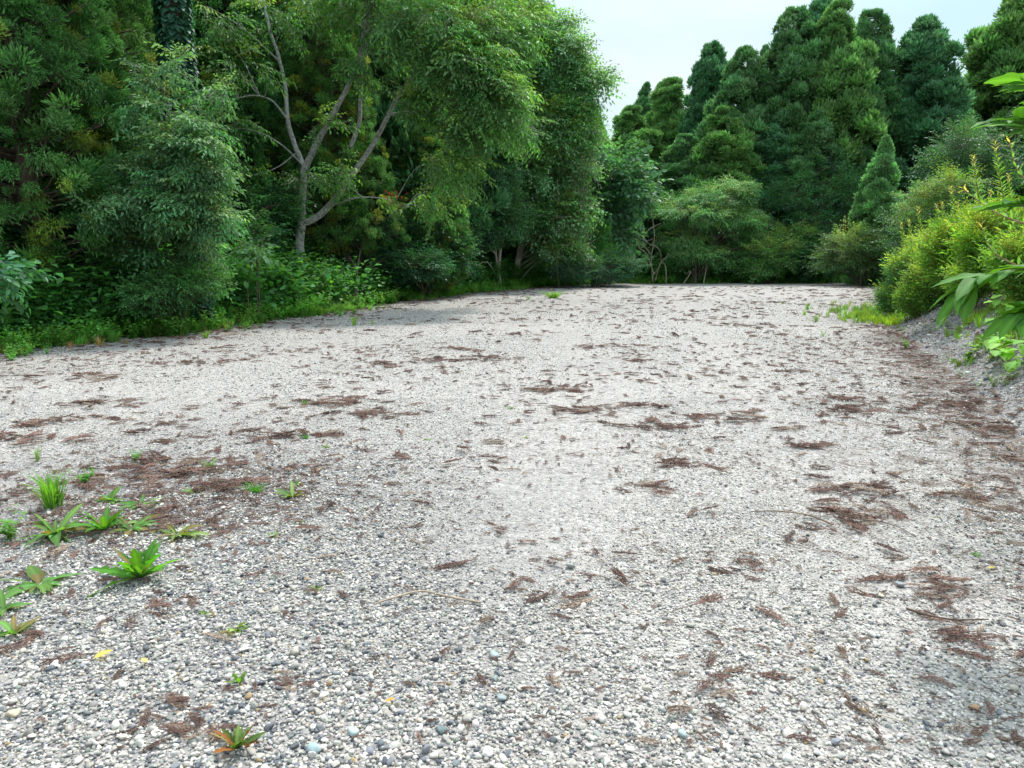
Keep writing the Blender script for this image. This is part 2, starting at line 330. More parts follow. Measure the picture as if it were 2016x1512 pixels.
def fan(r, npair=5, nleaf=5, leaf=.13, kind=leaf2, droop=.35, flat=.25, lw=.5, stem=True):
    """a leafy branch end: axis along +Y with side twigs in a loose plane, alternate leaves on each"""
    lv, lf = kind(lw); Vs, Fs, Ts = [], [], []; n0 = 0
    def axis(p0, d, L_, k):
        nonlocal n0
        t = (np.arange(k) + .6) / k; P = p0 + d * (L_ * t)[:, None]; P[:, 2] -= droop * .5 * L_ * t ** 2
        sd_ = np.where(np.arange(k) % 2, 1, -1)
        s = norm(np.cross(d, (0, 0, 1.0))); ld = norm(d * .55 + s * sd_[:, None] * .8 + r.normal(0, .25, (k, 3)) + np.array([0, 0, -droop * .8]))
        ld[-1] = norm(d + np.array([0, 0, -droop]))
        M = basis(ld, norm(np.array([0, 0, 1.0]) + r.normal(0, flat * 1.6, (k, 3))))
        sc = leaf * r.uniform(.7, 1.25, k); V = np.einsum('nij,vj->nvi', M, lv) * sc[:, None, None] + P[:, None]
        Vs.append(V.reshape(-1, 3)); Fs.append((lf[None] + (np.arange(k) * len(lv))[:, None, None]).reshape(-1, 3) + n0); n0 += k * len(lv)
        Ts.append(np.repeat(np.repeat(r.uniform(.65, 1.35, (k, 1)), len(lv), 0), 3, 1) * np.array([1, 1, 1]))
    def twig(a, b, w_):
        nonlocal n0
        s = norm(np.cross(b - a, (0, 0, 1.0)) + 1e-6) * w_
        Vs.append(np.array([a - s, a + s, b])); Fs.append(np.array([[0, 1, 2]]) + n0); n0 += 3; Ts.append(np.full((3, 3), .8) * np.array([1.5, .8, .7]))
    for i in range(npair):
        y0 = (i + .3) / npair
        for sgn in (-1, 1):
            d = norm(np.array([sgn * r.uniform(.7, 1.1), r.uniform(.5, .9), r.normal(0, flat)])); L_ = (.5 * (1 - y0) + .22) * r.uniform(.75, 1.2)
            p0 = np.array([0, y0 * .85, -droop * .35 * y0 ** 2]); axis(p0, d, L_, max(2, int(nleaf * L_ / .45)))
            if stem: twig(p0, p0 + d * L_ * .8 + np.array([0, 0, -droop * .3 * L_]), .006)
    axis(np.array([0, .8, -droop * .25]), np.array([0, 1.0, -droop * .5]), .35, 4)
    if stem: twig(np.zeros(3), np.array([0, 1.0, -droop * .4]), .012)
    return np.concatenate(Vs), np.concatenate(Fs), np.concatenate(Ts)
pr = np.random.default_rng(11)
PUFF_FAR = [puff(120, .13, pr) for _ in range(4)]
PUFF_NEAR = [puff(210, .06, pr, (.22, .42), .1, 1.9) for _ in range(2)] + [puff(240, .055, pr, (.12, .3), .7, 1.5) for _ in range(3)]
FAN = [fan(pr) for _ in range(4)]
FAN_FINE = [fan(pr, 6, 7, .085, lw=.5, droop=.5) for _ in range(4)]
FAN_BIG = [fan(pr, 3, 3, .3, leaf4, .5, .35, .55) for _ in range(3)]
FAN_CHERRY = [fan(pr, 5, 5, .15, leaf4, .55, .3, .45) for _ in range(4)]
FAN_FEATHER = [fan(pr, 6, 7, .11, lw=.36, droop=.3, flat=.18) for _ in range(3)]
FAN_RAG = FAN_FEATHER[:2] + [fan(pr, 5, 5, .16, leaf4, lw=.26, droop=.15, flat=.4) for _ in range(3)]
GREEN = np.array([.092, .205, .08])
def jitter(c, n, r, hue=.12, val=.25):
    c = np.asarray(c, float)[None] * r.uniform(1 - val, 1 + val, (n, 1)); c = c * r.uniform(1 - hue, 1 + hue, (n, 3)); return c

# ------------------------------------------------------------------ trees
def cedar_meshes(H, Rr, seed, near=False, col=GREEN, low=.08, npf=420, pw=.55, psize=(.42, .72)):
    r = np.random.default_rng(seed); tb = MB()
    k = 14; t = np.linspace(0, 1, k); lean = np.cumsum(r.normal(0, .02, (k, 2)), 0) * H * .05
    pts = np.stack([lean[:, 0], lean[:, 1], t * H * .96 - .3], 1)
    tube(tb, pts, (.014 * H + .06) * (1 - t) ** .8 + .02, (.10, .07, .05), 9)
    if not near:                              # boughs: clumps of sprays with gaps between
        nb = npf // 7; tb_ = np.clip(low + (1 - low) * r.beta(1.0, 1.15, nb), 0, .985); ab = np.arange(nb) * 2.39996 + r.normal(0, .4, nb); lb_ = r.uniform(.6, 1.25, nb)
    n = npf; tt = low + (1 - low) * (1 - r.uniform(0, 1, n) ** .75 ) ; tt = np.clip(low + (1 - low) * r.beta(1.0, 1.25, n), 0, .985)
    a = np.arange(n) * 2.39996 + r.normal(0, .3, n)
    prof = np.minimum((1 - tt) ** pw, 1) * np.clip((tt - low) / .12 + .55, 0, 1)
    lump = .68 + .34 * vnoise(np.cos(a) * 1.7 + 50, np.sin(a) * 1.7 + tt * H * .8, 1.0, seed) + .3 * vnoise(np.cos(a) * 4 + 9, np.sin(a) * 4 + tt * H * 1.6, 1.0, seed + 5)
    if not near:
        q = np.repeat(np.arange(nb), 7)[:n]; n = len(q); tt = np.clip(tb_[q] + r.normal(0, .022, n) - .01, 0, .985); bw = .42 / np.maximum(1.2 * (1 - tt) ** pw, .35)
        a = ab[q] + r.normal(0, .3, n) * bw; lump = lb_[q]; prof = np.minimum((1 - tt) ** pw, 1) * np.clip((tt - low) / .12 + .55, 0, 1)
    rad = Rr * prof * lump * np.where(r.uniform(size=n) < .3, r.uniform(.4, .8, n), r.uniform(.88, 1, n))
    P = np.stack([np.cos(a) * rad, np.sin(a) * rad, tt * H], 1)
    d = norm(r.normal(0, .28 if near else .05, (n, 3)) + np.stack([np.cos(a), np.sin(a), ((.15 if near else .35) + 1.0 * tt ** 3 + 3 * tt ** 12)], 1)); M = basis(d, (0, 0, 1), r.normal(0, .35, n))
    sc = r.uniform(*psize, n) * (.55 + .45 * np.clip((1 - tt) * 5, 0, 1)) * Rr / 2.6
    C = jitter(col, n, r, .1, .22); old = r.uniform(size=n) < (.14 if near else 0); C[old] = C[old] * np.array([2.0, 1.1, .7])
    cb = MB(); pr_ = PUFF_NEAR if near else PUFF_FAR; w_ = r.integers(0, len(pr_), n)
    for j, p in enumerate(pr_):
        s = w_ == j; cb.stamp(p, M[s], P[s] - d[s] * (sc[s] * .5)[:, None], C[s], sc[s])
    s = r.permutation(n)[:n // 3]             # limbs out to some of the sprays
    for q in s:
        e = P[q]; z0 = max(e[2] - rad[q] * .25, .2); p0 = np.array([0, 0, z0])
        tube(tb, np.array([p0, p0 * .4 + e * .6 + (0, 0, -.12), e]), [.035 * Rr / 2.6, .022, .008], (.09, .065, .05), 4)
    return tb.mesh('trunk'), cb.mesh('crown')
def put_cedar(kindm, x, y, label, s=1.0, rz=0.0, group=None, name='cedar_tree', cat='cedar tree', z=None, sx=1.0):
    o = thing(name, (x, y, (hz(x, y) if z is None else z) - .05), label, cat, group, rz, s); o.scale = (s * sx, s * sx, s)
    link('trunk', kindm[0], M_bark, o); link('crown', kindm[1], M_needle, o); return o
CED = [cedar_meshes(16, 4.2, 21 + i, col=GREEN * c, npf=1190, pw=p, psize=(.24, .52)) for i, (c, p) in enumerate([((1, 1, 1), .5), ((.8, .92, 1.1), .55), ((1.25, 1.15, .9), .48), ((.9, 1.0, 1.0), .62)])]
def px_cedar(kindm, px, ytop, Y, label, **kw):     # a cedar whose top shows at (px, ytop) when it stands Y metres out
    p = at(px, ytop, Y); z = hz(p[0], Y); H = p[2] - z
    return put_cedar(kindm, p[0], Y, label, s=H / 16.0, **kw)

E1 = 'cedars on the skyline behind the gravel yard'
sk = [(1275, 158, 62, 3, .8, 'small distant dark cedar tip showing in the sky gap, leftmost of the skyline cedars'),
      (1322, 150, 52, 2, 1.15, 'yellowish green cedar just right of the small distant cedar tip'),
      (1245, 205, 50, 2, 1.3, 'lower rounded cedar sloping down into the sky gap'),
      (1405, 76, 50, 1, .85, 'narrow dark cedar with open sky gaps between its boughs'),
      (1465, 88, 46, 0, 1.05, 'pointed cedar in front of the narrow gappy cedar'),
      (1508, 84, 54, 3, .6, 'thin little cedar tip squeezed between pointed cedar and tall cedar group'),
      (1568, 8, 46, 0, .9, 'left cedar of the tallest skyline group'),
      (1618, -12, 50, 1, .9, 'cedar set back between the two tallest skyline cedars'),
      (1655, -4, 45, 2, .9, 'tallest broad cedar at the middle of the skyline group'),
      (1718, 14, 47, 0, .9, 'right shoulder cedar of the tallest skyline group'),
      (1830, 24, 46, 1, 1.15, 'broad free standing cedar right of the tallest group'),
      (1775, 150, 50, 3, 1.2, 'lower cedar filling the dip between tall group and broad cedar'),
      (2025, -60, 50, 2, 1.1, 'tall cedar cut by the right picture edge above the bright bushes'),
      (1905, 215, 48, 0, 1.1, 'dark lower cedar beside the right edge cedar')]
for px, py, Y, k, sx, lb in sk:
    px_cedar(CED[k], px, py, Y, lb, rz=rng.uniform(0, 6), group=E1, sx=sx)
# second, lower rank in front, still behind the yard edge
for px, py, Y, k, sx, lb in [(1350, 260, 44.5, 0, 1.3, 'half height cedar behind the spreading roadside tree'), (1430, 205, 44, 2, 1.2, 'cedar with heavy rounded boughs below the pointed cedar'),
                         (1520, 240, 44, 1, 1.3, 'dark mid height cedar below the tallest group'), (1610, 215, 43.5, 0, 1.2, 'bushy cedar standing before the tallest group'),
                         (1690, 260, 44, 3, 1.3, 'shaded cedar just behind the small bright conifer'), (1850, 280, 43, 1, 1.3, 'shadowy cedar below the broad free standing cedar'),
                         (1260, 300, 45, 1, 1.5, 'dark cedar below the sky gap'), (1200, 330, 42, 3, 1.6, 'dark cedar filling the corner where both woods meet')]:
    px_cedar(CED[k], px, py, Y, lb, rz=rng.uniform(0, 6), group='lower cedars in front of the skyline cedars', sx=sx)
br = cedar_meshes(9, 2.4, 61, col=np.array([.15, .32, .12]), low=.03, npf=840, pw=.8, psize=(.3, .5))
p = at(1745, 262, 37.5); put_cedar(br, p[0], 37.5, 'small bright green conical conifer standing before the dark skyline wood', s=(p[2] - hz(p[0], 37.5)) / 9, name='young_conifer', cat='conifer')
p = at(1808, 352, 36); put_cedar(br, p[0], 36, 'smaller bright conifer right of the conical one', s=(p[2] - hz(p[0], 36)) / 9, rz=2, name='young_conifer', cat='conifer')

# left wood, back rows
LAB = 'dark cedar deep in the left wood'
for (px, Y, ytop, k) in [(-150, 24, -420, 0), (40, 25, -380, 1), (230, 24, -400, 2), (420, 26, -350, 1), (520, 28, -300, 3), (640, 28.5, -300, 0), (760, 30, -250, 1), (880, 33, -170, 3), (960, 37, -90, 0), (1050, 41, -10, 1),
                          (-60, 33, -200, 1), (140, 34, -180, 2), (590, 36, -120, 2), (700, 38, -100, 0), (820, 41, -60, 1), (1000, 46, 40, 2), (1120, 46, 110, 3), (910, 45, -10, 0), (1165, 44, 250, 1)]:
    px_cedar(CED[k], px, ytop, Y, LAB, rz=rng.uniform(0, 6), group='dark cedars deep in the left wood', sx=1.15)

# near cedars at the left
NEARC = [cedar_meshes(11, 2.4, 71, True, np.array([.078, .2, .055]), .06, 1600, .45, (.13, .4)), cedar_meshes(11, 2.4, 72, True, np.array([.085, .195, .05]), .06, 1600, .45, (.13, .4))]
for px, Y, k, lb, s, sx in [(60, 14.6, 0, 'nearest cedar with bright brush shaped tips at the left picture edge', 1.0, 1.0), (175, 16.2, 1, 'cedar with mixed bright and olive foliage beside the ivy covered trunk', 1.1, .85),
                        (-190, 15.5, 1, 'cedar mostly outside the left picture edge', 1.1, 1.1), (430, 24, 0, 'shaded cedar between ivy covered trunk and forked cherry tree', 1.25, 1.0),
                        (830, 27, 1, 'drooping cedar right of the forked cherry tree', .62, 1.3), (640, 25, 1, 'feathery cedar hanging right behind the fork of the cherry tree', 1.0, 1.0)]:
    p = at(px, 400, Y); put_cedar(NEARC[k], p[0], Y, lb, s=s, rz=rng.uniform(0, 6), sx=sx)
# ivy covered trunk
YI = 15.4; p = at(345, 0, YI); zb = hz(p[0], YI)
o = thing('ivy_clad_tree', (p[0], YI, zb), 'tall straight trunk wrapped in dark ivy at the upper left', 'tree')
tb = MB(); tube(tb, np.stack([np.linspace(0, -.15, 12), np.zeros(12), np.linspace(-.2, 14, 12)], 1), np.linspace(.2, .12, 12), (.09, .07, .05), 10); link('trunk', tb, M_bark, o)
r = np.random.default_rng(5); n = 11000; a = r.uniform(0, 6.283, n); h = r.uniform(.2, 14, n) ; rr = .2 + .07 * r.uniform(0, 1, n) + .05 * vnoise(a, h, 1.5)
d = norm(np.stack([np.cos(a), np.sin(a), np.full(n, -1.0)], 1) + r.normal(0, .3, (n, 3)))
iv = MB(); lv, lf = leaf4(.8, .1, .1)
iv.stamp((lv, lf, np.ones((len(lv), 3))), basis(d, np.stack([np.cos(a), np.sin(a), np.full(n, .3)], 1)), np.stack([np.cos(a) * rr - .01 * h, np.sin(a) * rr, h], 1), jitter((.03, .10, .06), n, r, .15, .3), r.uniform(.1, .16, n))
link('ivy', iv, M_leaf, o)
pc = MB(); r = np.random.default_rng(6)

def broad(name, label, cat, base, stems, lobes, fans, nf, leafcol, mat=None, bark=(.16, .13, .1), fsize=(.6, 1.0), flow=(0, 0, 0), upk=.3, barkmat=None, seed=1, twigs=.35, shell=.45, group=None, colvar=(.15, .28), tipcol=None, rad0=.1, loc=None):
    """stems: list of (points in world, r0, r1); lobes: (px,py,Y,rpx,rpy,ry_m,weight)"""
    r = np.random.default_rng(seed); base = np.array(base, float)
    o = thing(name, tuple(base), label, cat, group)
    tb = MB(); SP = []
    for pts, r0, r1 in stems:
        c = curve(pts, 5); t = np.linspace(0, 1, len(c)); wob = r.normal(0, .012, c.shape) * (r0 * 6)
        tube(tb, c + wob - base, r0 + (r1 - r0) * t ** .8, bark, 9); SP.append(np.concatenate([c, (r0 + (r1 - r0) * t)[:, None]], 1))
    SP = np.concatenate(SP); cb = MB(); tot = sum(l[6] for l in lobes); fb = jitter(leafcol, nf * 2, r, *colvar)
    ci = 0
    for (px, py, Y, rpx, rpy, ry, wt) in lobes:
        c = at(px, py, Y); s = Y / FPX; R3 = np.array([rpx * s, ry, rpy * s]); n = max(3, int(nf * wt / tot))
        u = sph(n, r); k = r.uniform(shell ** 3, 1, n) ** (1 / 3.); P = c + u * k[:, None] * R3
        d = norm(u * R3 / R3.max() + np.array([0, 0, upk]) + np.array(flow) + r.normal(0, .22, (n, 3))); d[:, 2] = np.clip(d[:, 2], -.8, .8)
        M = basis(d, (0, 0, 1), r.normal(0, .3, n)); sc = r.uniform(*fsize, n); C = fb[ci:ci + n]; ci += n
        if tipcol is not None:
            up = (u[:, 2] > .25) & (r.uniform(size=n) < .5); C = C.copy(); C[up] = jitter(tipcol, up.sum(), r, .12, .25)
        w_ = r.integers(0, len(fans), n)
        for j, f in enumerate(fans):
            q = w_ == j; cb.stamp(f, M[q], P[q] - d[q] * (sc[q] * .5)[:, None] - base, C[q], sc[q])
        for q in r.permutation(n)[:int(n * twigs)]:
            e = P[q]; dist = np.linalg.norm(SP[:, :3] - e, axis=1) + np.where(SP[:, 2] > e[2] - .1, .8, 0) + r.uniform(0, 2.4, len(SP)); b = SP[dist.argmin()]; b0 = b[:3]
            L_ = np.linalg.norm(e - b0)
            if L_ > 7: continue
            mid = (b0 + e) / 2 + np.array([0, 0, .13 * L_]) + r.normal(0, .05 * L_, 3)
            tube(tb, curve([b0, mid, e], 3) - base, np.linspace(min(.012 * L_ + .008, b[3]), .004, 7), np.array(bark) * .85, 4)
    link('trunk', tb, barkmat or M_bark, o, smooth=True); link('crown', cb, mat or M_leaf, o); return o

# forked cherry tree
Yc = 22.4; A = lambda px, py, dy=0: at(px, py, Yc + dy)
cb_ = at(588, 500, Yc); cb_[2] = hz(cb_[0], Yc) - .1
stems = [([cb_, A(590, 470), A(595, 430), A(596, 380), A(600, 330)], .15, .095),
         ([A(600, 332), A(580, 285), A(566, 235), A(562, 175, .2), A(548, 110, .3), A(530, 55, .4), A(515, -30, .6)], .085, .035),
         ([A(600, 332), A(622, 285, -.1), A(650, 235, -.3), A(680, 180, -.5), A(705, 120, -.8), A(722, 40, -1), A(760, -60, -1.2)], .10, .04),
         ([A(595, 440), A(628, 425, .1), A(665, 385, .2), A(700, 335, .3), A(738, 278, .3), A(765, 225, .2), A(790, 180, 0), A(840, 120, -.4), A(900, 70, -.8)], .11, .04),
         ([A(690, 290, .5), A(707, 240, .5), A(710, 180, .5), A(716, 110, .4), A(740, 40, .3)], .07, .04),
         ([A(765, 225, .2), A(820, 222, -.3), A(880, 250, -.8), A(930, 300, -1.2)], .045, .012),
         ([A(640, 410, .1), A(700, 390, -.4), A(760, 392, -.9), A(800, 410, -1.2)], .03, .008),
         ([A(566, 235), A(530, 195, -.4), A(480, 190, -.8), A(430, 215, -1)], .035, .008),
         ([A(600, 330), A(560, 290, -.5), A(510, 260, -.9), A(450, 250, -1.2)], .03, .008),
         ([A(585, 300), A(545, 330, -.5), A(500, 345, -1)], .02, .006)]
lobes = [(780, -50, 19.0, 180, 50, 2.2, 11), (700, 20, 19.0, 90, 45, 1.2, 5), (860, 60, 18.6, 120, 60, 1.5, 12), (930, 130, 18.4, 90, 60, 1.3, 10), (985, 195, 18.2, 55, 55, 1.0, 7), (940, 250, 18.6, 60, 45, 1.0, 6), (980, 70, 19.5, 70, 70, 1.4, 7), (900, 330, 19.2, 60, 50, 1.0, 4),
         (850, 200, 19.2, 60, 40, .9, 4), (730, 120, 19.4, 60, 50, .9, 2.0), (480, 130, 19.3, 75, 60, 1, 1.9), (430, 180, 19, 40, 35, .7, 1.4), (450, 245, 19, 55, 30, .7, 1.7), (500, 340, 19.2, 35, 25, .6, .5), (610, 350, 19.6, 50, 20, .5, .9), (560, 30, 19.5, 70, 60, 1, 2.2),
         (690, 345, 19.6, 50, 30, .6, 1.0), (860, 400, 19.6, 50, 40, .6, 1.6), (1010, 170, 20, 40, 60, 1, 3), (1040, 60, 20.5, 40, 60, 1, 3), (1030, 260, 20.5, 40, 40, 1, 2),  (640, 240, 19.6, 40, 40, .6, .6), (430, 40, 19.6, 50, 60, .8, 1.6), (780, 400, 19, 30, 14, .4, .3)]
lobes = [(a_, b_, c_ * 1.12, d_, e_, f_, g_) for a_, b_, c_, d_, e_, f_, g_ in lobes]
broad('cherry_tree', 'forked cherry tree with pale lichen spotted trunk and arching yellow green boughs', 'cherry tree', cb_, stems, lobes, FAN_CHERRY, 980, (.088, .2, .062), bark=(.24, .235, .22), fsize=(.55, .95), flow=(.6, -.1, -.45), upk=.1, barkmat=M_lichen, seed=3, twigs=.16, shell=.3, tipcol=(.16, .26, .07))
# red autumn twig on it is a sprig of its own colour: part of the cherry
ch = [o for o in bpy.data.objects if o.name == 'cherry_tree'][0]
r = np.random.default_rng(8); rb = MB(); n = 26; P = np.array([at(a_, b_, 21.0) for a_, b_ in zip(r.uniform(752, 800, n), r.uniform(372, 402, n))]); lv, lf = leaf4(.5)
rb.stamp((lv, lf, np.ones((7, 3))), basis(norm(r.normal(0, .6, (n, 3)) + (.6, 0, -.6))), P - cb_, jitter((.35, .05, .03), n, r), .11); o = link('red_leaves', rb, M_leaf, ch); o['label'] = 'small spray of red autumn leaves'

# small broadleaf tree with pinnate silvery sprays beside the near cedar
Y2 = 15.8; b_ = at(362, 520, Y2); b_[2] = hz(b_[0], Y2) - .1
A = lambda px, py, dy=0: at(px, py, Y2 + dy)
broad('broadleaf_sapling', 'slender broadleaf tree with arching pale leaf sprays in front of the near cedars', 'tree', b_, [([b_, A(358, 470), A(352, 400), A(345, 320), A(340, 230), A(330, 120)], .1, .03), ([A(352, 400), A(300, 420, -.5), A(230, 425, -.9), A(180, 410, -1.2)], .03, .008), ([A(350, 330), A(390, 300, -.3), A(430, 310, -.5)], .025, .006), ([A(352, 400), A(400, 400, -.4), A(450, 420, -.7)], .025, .006)],
      [(300, 150, 14.4, 40, 50, .6, 1.5), (330, 230, 14.3, 70, 70, .8, 4), (395, 250, 13.9, 50, 18, .5, 2), (345, 120, 14, 30, 30, .4, 1), (420, 340, 13.8, 60, 14, .5, 2), (260, 350, 14.4, 60, 40, .6, 2), (370, 440, 14.2, 80, 30, .6, 3), (400, 490, 14.6, 60, 22, .5, 1.6), (310, 490, 14.2, 70, 26, .5, 2), (390, 300, 14, 65, 50, .8, 6), (340, 300, 14.2, 80, 60, .8, 5), (380, 390, 14, 80, 45, .8, 6), (300, 400, 13.9, 90, 40, .7, 5), (210, 410, 13.5, 50, 25, .5, 2.5), (420, 430, 13.8, 50, 25, .5, 2.5), (330, 350, 14.2, 60, 50, .8, 4), (430, 180, 14.5, 30, 30, .4, .8), (250, 330, 14.6, 50, 40, .6, 2)],
      FAN_CHERRY, 520, (.075, .18, .075), fsize=(.36, .62), flow=(.35, -.4, -.25), upk=.05, seed=12, shell=.5, twigs=.25, tipcol=(.18, .3, .14), bark=(.13, .1, .08))

# second arching tree that ends the left wood
Y3 = 35.2; A = lambda px, py, dy=0: at(px, py, Y3 + dy); b_ = A(1012, 556); b_[2] = hz(b_[0], Y3) - .1
broad('leaning_tree', 'tall broadleaf tree with pale slanting trunk whose crown ends the left wood against the sky', 'tree', b_, [([b_, A(1022, 500), A(1030, 440), A(1034, 360), A(1040, 250), A(1060, 130), A(1080, 20)], .16, .06), ([A(1034, 360), A(1070, 280, -.5), A(1120, 200, -.8), A(1180, 170, -1)], .07, .015), ([A(1040, 250), A(1100, 130, -.5), A(1150, 90, -.8)], .05, .01)],
      [(990, -20, 34.8, 70, 50, 2, 5), (1070, 50, 34.8, 50, 35, 1.4, 5), (1120, 100, 34.2, 42, 35, 1.2, 4.5), (1160, 165, 34.2, 38, 34, 1, 3), (1140, 215, 34.2, 40, 26, 1, 3), (1120, 40, 34.8, 22, 14, .8, .8), (1195, 150, 34.2, 16, 14, .6, .6), (1080, 130, 34.8, 80, 70, 1.5, 9), (1050, 230, 34.2, 80, 60, 1.5, 9), (1110, 260, 34.2, 60, 60, 1.3, 8), (1170, 262, 34.6, 20, 18, .6, 1), (1130, 330, 34.6, 45, 50, 1.2, 6), (1060, 330, 34.2, 70, 60, 1.3, 7), (1120, 420, 34.2, 50, 50, 1.1, 6), (1050, 430, 34.2, 60, 50, 1.2, 5), (1100, 490, 34.2, 60, 30, 1, 4)],
      FAN, 1180, (.125, .265, .11), fsize=(.8, 1.35), flow=(.5, 0, -.3), upk=.1, seed=21, shell=.25, twigs=.12, tipcol=(.16, .28, .07), bark=(.42, .37, .3))
Y4 = 33.6; A = lambda px, py, dy=0: at(px, py, Y4 + dy); b_ = A(980, 560); b_[2] = hz(b_[0], Y4) - .1
broad('twin_stem_tree', 'understorey tree with two thin pale trunks left of the slanting trunk', 'tree', b_, [([b_, A(984, 500), A(992, 440), A(975, 350), A(960, 300)], .085, .04), ([b_ + (.15, 0, 0), A(976, 500), A(972, 450), A(940, 380), A(900, 340)], .07, .03)],
      [(900, 380, 31, 80, 50, 1.2, 5), (970, 340, 31, 60, 50, 1, 5), (920, 450, 31, 70, 35, 1, 4), (990, 420, 31.5, 50, 45, .9, 4), (850, 460, 30, 60, 40, 1, 3), (880, 520, 30, 60, 25, .9, 2)],
      FAN, 560, (.06, .15, .07), fsize=(.6, 1.0), flow=(.2, 0, -.2), seed=23, twigs=.04, bark=(.4, .34, .28), shell=.3)

# corner wood
def bush(name, label, cat, lobes, fans, nf, col, base_px, Y, seed, fs=(.5, .9), stems=3, group=None, mat=None, tip=None, bark=(.12, .09, .07), r0=.05, **kw):
    b_ = at(base_px, 560, Y); b_[2] = hz(b_[0], Y) - .08; r = np.random.default_rng(seed); st = []
    for i in range(stems):
        l = lobes[i % len(lobes)]; c = at(l[0], l[1], l[2]); off = r.normal(0, .12, 3) * (1, 1, 0)
        st.append(([b_ + off, b_ * .55 + c * .45 + off + (0, 0, .15 * (c[2] - b_[2])), c], r0 * r.uniform(.7, 1.1), r0 * .2))
    return broad(name, label, cat, b_, st, lobes, fans, nf, col, fsize=fs, seed=seed, group=group, mat=mat, tipcol=tip, bark=bark, **kw)
bush('big_leaved_tree', 'tree with large pale drooping leaves in the dark corner below the sky gap', 'tree', [(1215, 330, 38, 45, 35, 1.2, 3), (1240, 380, 38, 50, 40, 1.2, 4), (1190, 400, 38, 40, 50, 1.2, 3), (1225, 450, 38, 30, 30, .9, 1)], FAN_BIG, 210, (0.084, 0.196, 0.105), 1195, 38, 31, (.7, 1.1), 4, r0=.07)
bush('layered_tree', 'spreading tree with layered yellowish boughs and slim dark trunk at the yard edge', 'tree', [(1345, 475, 40.3, 55, 22, 1.3, 3), (1370, 420, 40.3, 85, 30, 1.8, 5), (1410, 385, 40.5, 70, 26, 1.6, 5), (1450, 365, 40.6, 35, 12, 1, 2), (1440, 430, 40.6, 70, 30, 1.6, 5), (1370, 500, 40.2, 60, 22, 1.3, 3), (1480, 470, 41, 50, 40, 1.4, 3), (1410, 510, 40.5, 40, 22, 1.2, 2), (1330, 400, 41, 50, 20, 1.2, 2)], FAN_FINE, 620, (.12, .27, .10), 1370, 40.4, 32, (.8, 1.4), 6, tip=(.2, .33, .11), r0=.09, flow=(0, 0, -.1), upk=0.0, shell=.2, bark=(.1, .08, .065))
bush('shrub', 'low dark spreading shrub at the foot of the corner wood', 'shrub', [(1180, 525, 35, 70, 28, 1.4, 4), (1225, 515, 35.5, 40, 20, 1, 2), (1130, 535, 34, 50, 18, 1, 2)], FAN_FINE, 260, (0.049, 0.133, 0.070), 1180, 35, 33, (.6, 1.0))
bush('shrub', 'bright young shrub under the big leaved tree', 'shrub', [(1170, 465, 36.5, 30, 30, .9, 3), (1185, 495, 36.5, 30, 14, .9, 2)], FAN, 120, (0.084, 0.238, 0.063), 1165, 36.5, 34, (.5, .8))
bush('shrub', 'pale leaved vine covered shrub right of the layered tree', 'shrub', [(1520, 500, 39.5, 60, 35, 1.3, 4), (1560, 470, 40.5, 50, 30, 1.2, 3), (1490, 530, 39.5, 40, 20, 1, 2)], FAN, 300, (0.098, 0.217, 0.070), 1520, 40, 35, (.6, 1.0), tip=(.14, .22, .07))
bush('shrub', 'dark mounded shrub between pale vine shrub and conical conifer', 'shrub', [(1600, 500, 40.5, 60, 45, 1.3, 4), (1600, 430, 41.5, 60, 50, 1.3, 4), (1560, 390, 42, 50, 40, 1.2, 3), (1640, 370, 42, 50, 50, 1.2, 3)], FAN, 480, (0.050, 0.140, 0.063), 1600, 41, 36, (.7, 1.1))
bush('shrub', 'mottled pale yellow leaved shrub at the foot of the conical conifer', 'shrub', [(1680, 480, 36.5, 55, 40, 1.2, 4), (1640, 510, 37, 40, 30, 1, 2), (1730, 500, 36.5, 50, 40, 1.1, 3)], FAN, 330, (0.119, 0.210, 0.084), 1690, 36.5, 37, (.55, .9), tip=(.2, .26, .11))
bush('vine_mound', 'silvery green vine draped mound above the bank bushes', 'vine', [(1900, 290, 33, 60, 50, 1.4, 4), (1860, 340, 33, 50, 50, 1.3, 4), (1930, 370, 33, 70, 60, 1.4, 4), (1840, 420, 32, 60, 50, 1.3, 4), (1960, 300, 33.5, 60, 70, 1.4, 3), (1780, 460, 33, 40, 50, 1.1, 2)], FAN, 640, (.045, .12, .055), 1860, 33, 38, (.55, .95), 5, tip=(.09, .18, .085), r0=.06)
bush('spreading_tree', 'open branched tree leaning over the bank bushes in front of the right edge cedar', 'tree', [(1830, 385, 27, 50, 22, .9, 2), (1880, 360, 27, 50, 22, .9, 2), (1790, 410, 27, 30, 16, .7, 1)], FAN_FINE, 110, (0.119, 0.224, 0.070), 1900, 27, 39, (.6, 1.0), 4, tip=(.16, .22, .06))
# left wood shrubs
bush('shrub', 'dark shrub below the near cedars at the left edge', 'shrub', [(60, 490, 15, 110, 55, 1, 4), (-40, 500, 14.5, 80, 60, 1, 3), (180, 500, 15.5, 90, 45, 1, 4), (130, 440, 15.5, 110, 50, 1, 4)], FAN, 420, (0.036, 0.119, 0.056), 80, 14, 41, (.4, .7))
bush('shrub', 'glossy dark shrub under the slender broadleaf tree', 'shrub', [(270, 490, 17.5, 80, 45, 1, 4), (330, 470, 18, 60, 40, 1, 3), (290, 420, 18, 80, 40, 1, 3)], FAN, 380, (0.042, 0.126, 0.070), 290, 15.5, 42, (.4, .7))
bush('shrub', 'leafy shrub right of the slender broadleaf tree', 'shrub', [(480, 460, 21, 70, 40, 1, 4), (520, 410, 22, 80, 40, 1.1, 3), (450, 430, 22, 60, 50, 1, 3)], FAN, 430, (0.045, 0.133, 0.056), 490, 19, 43, (.5, .8))
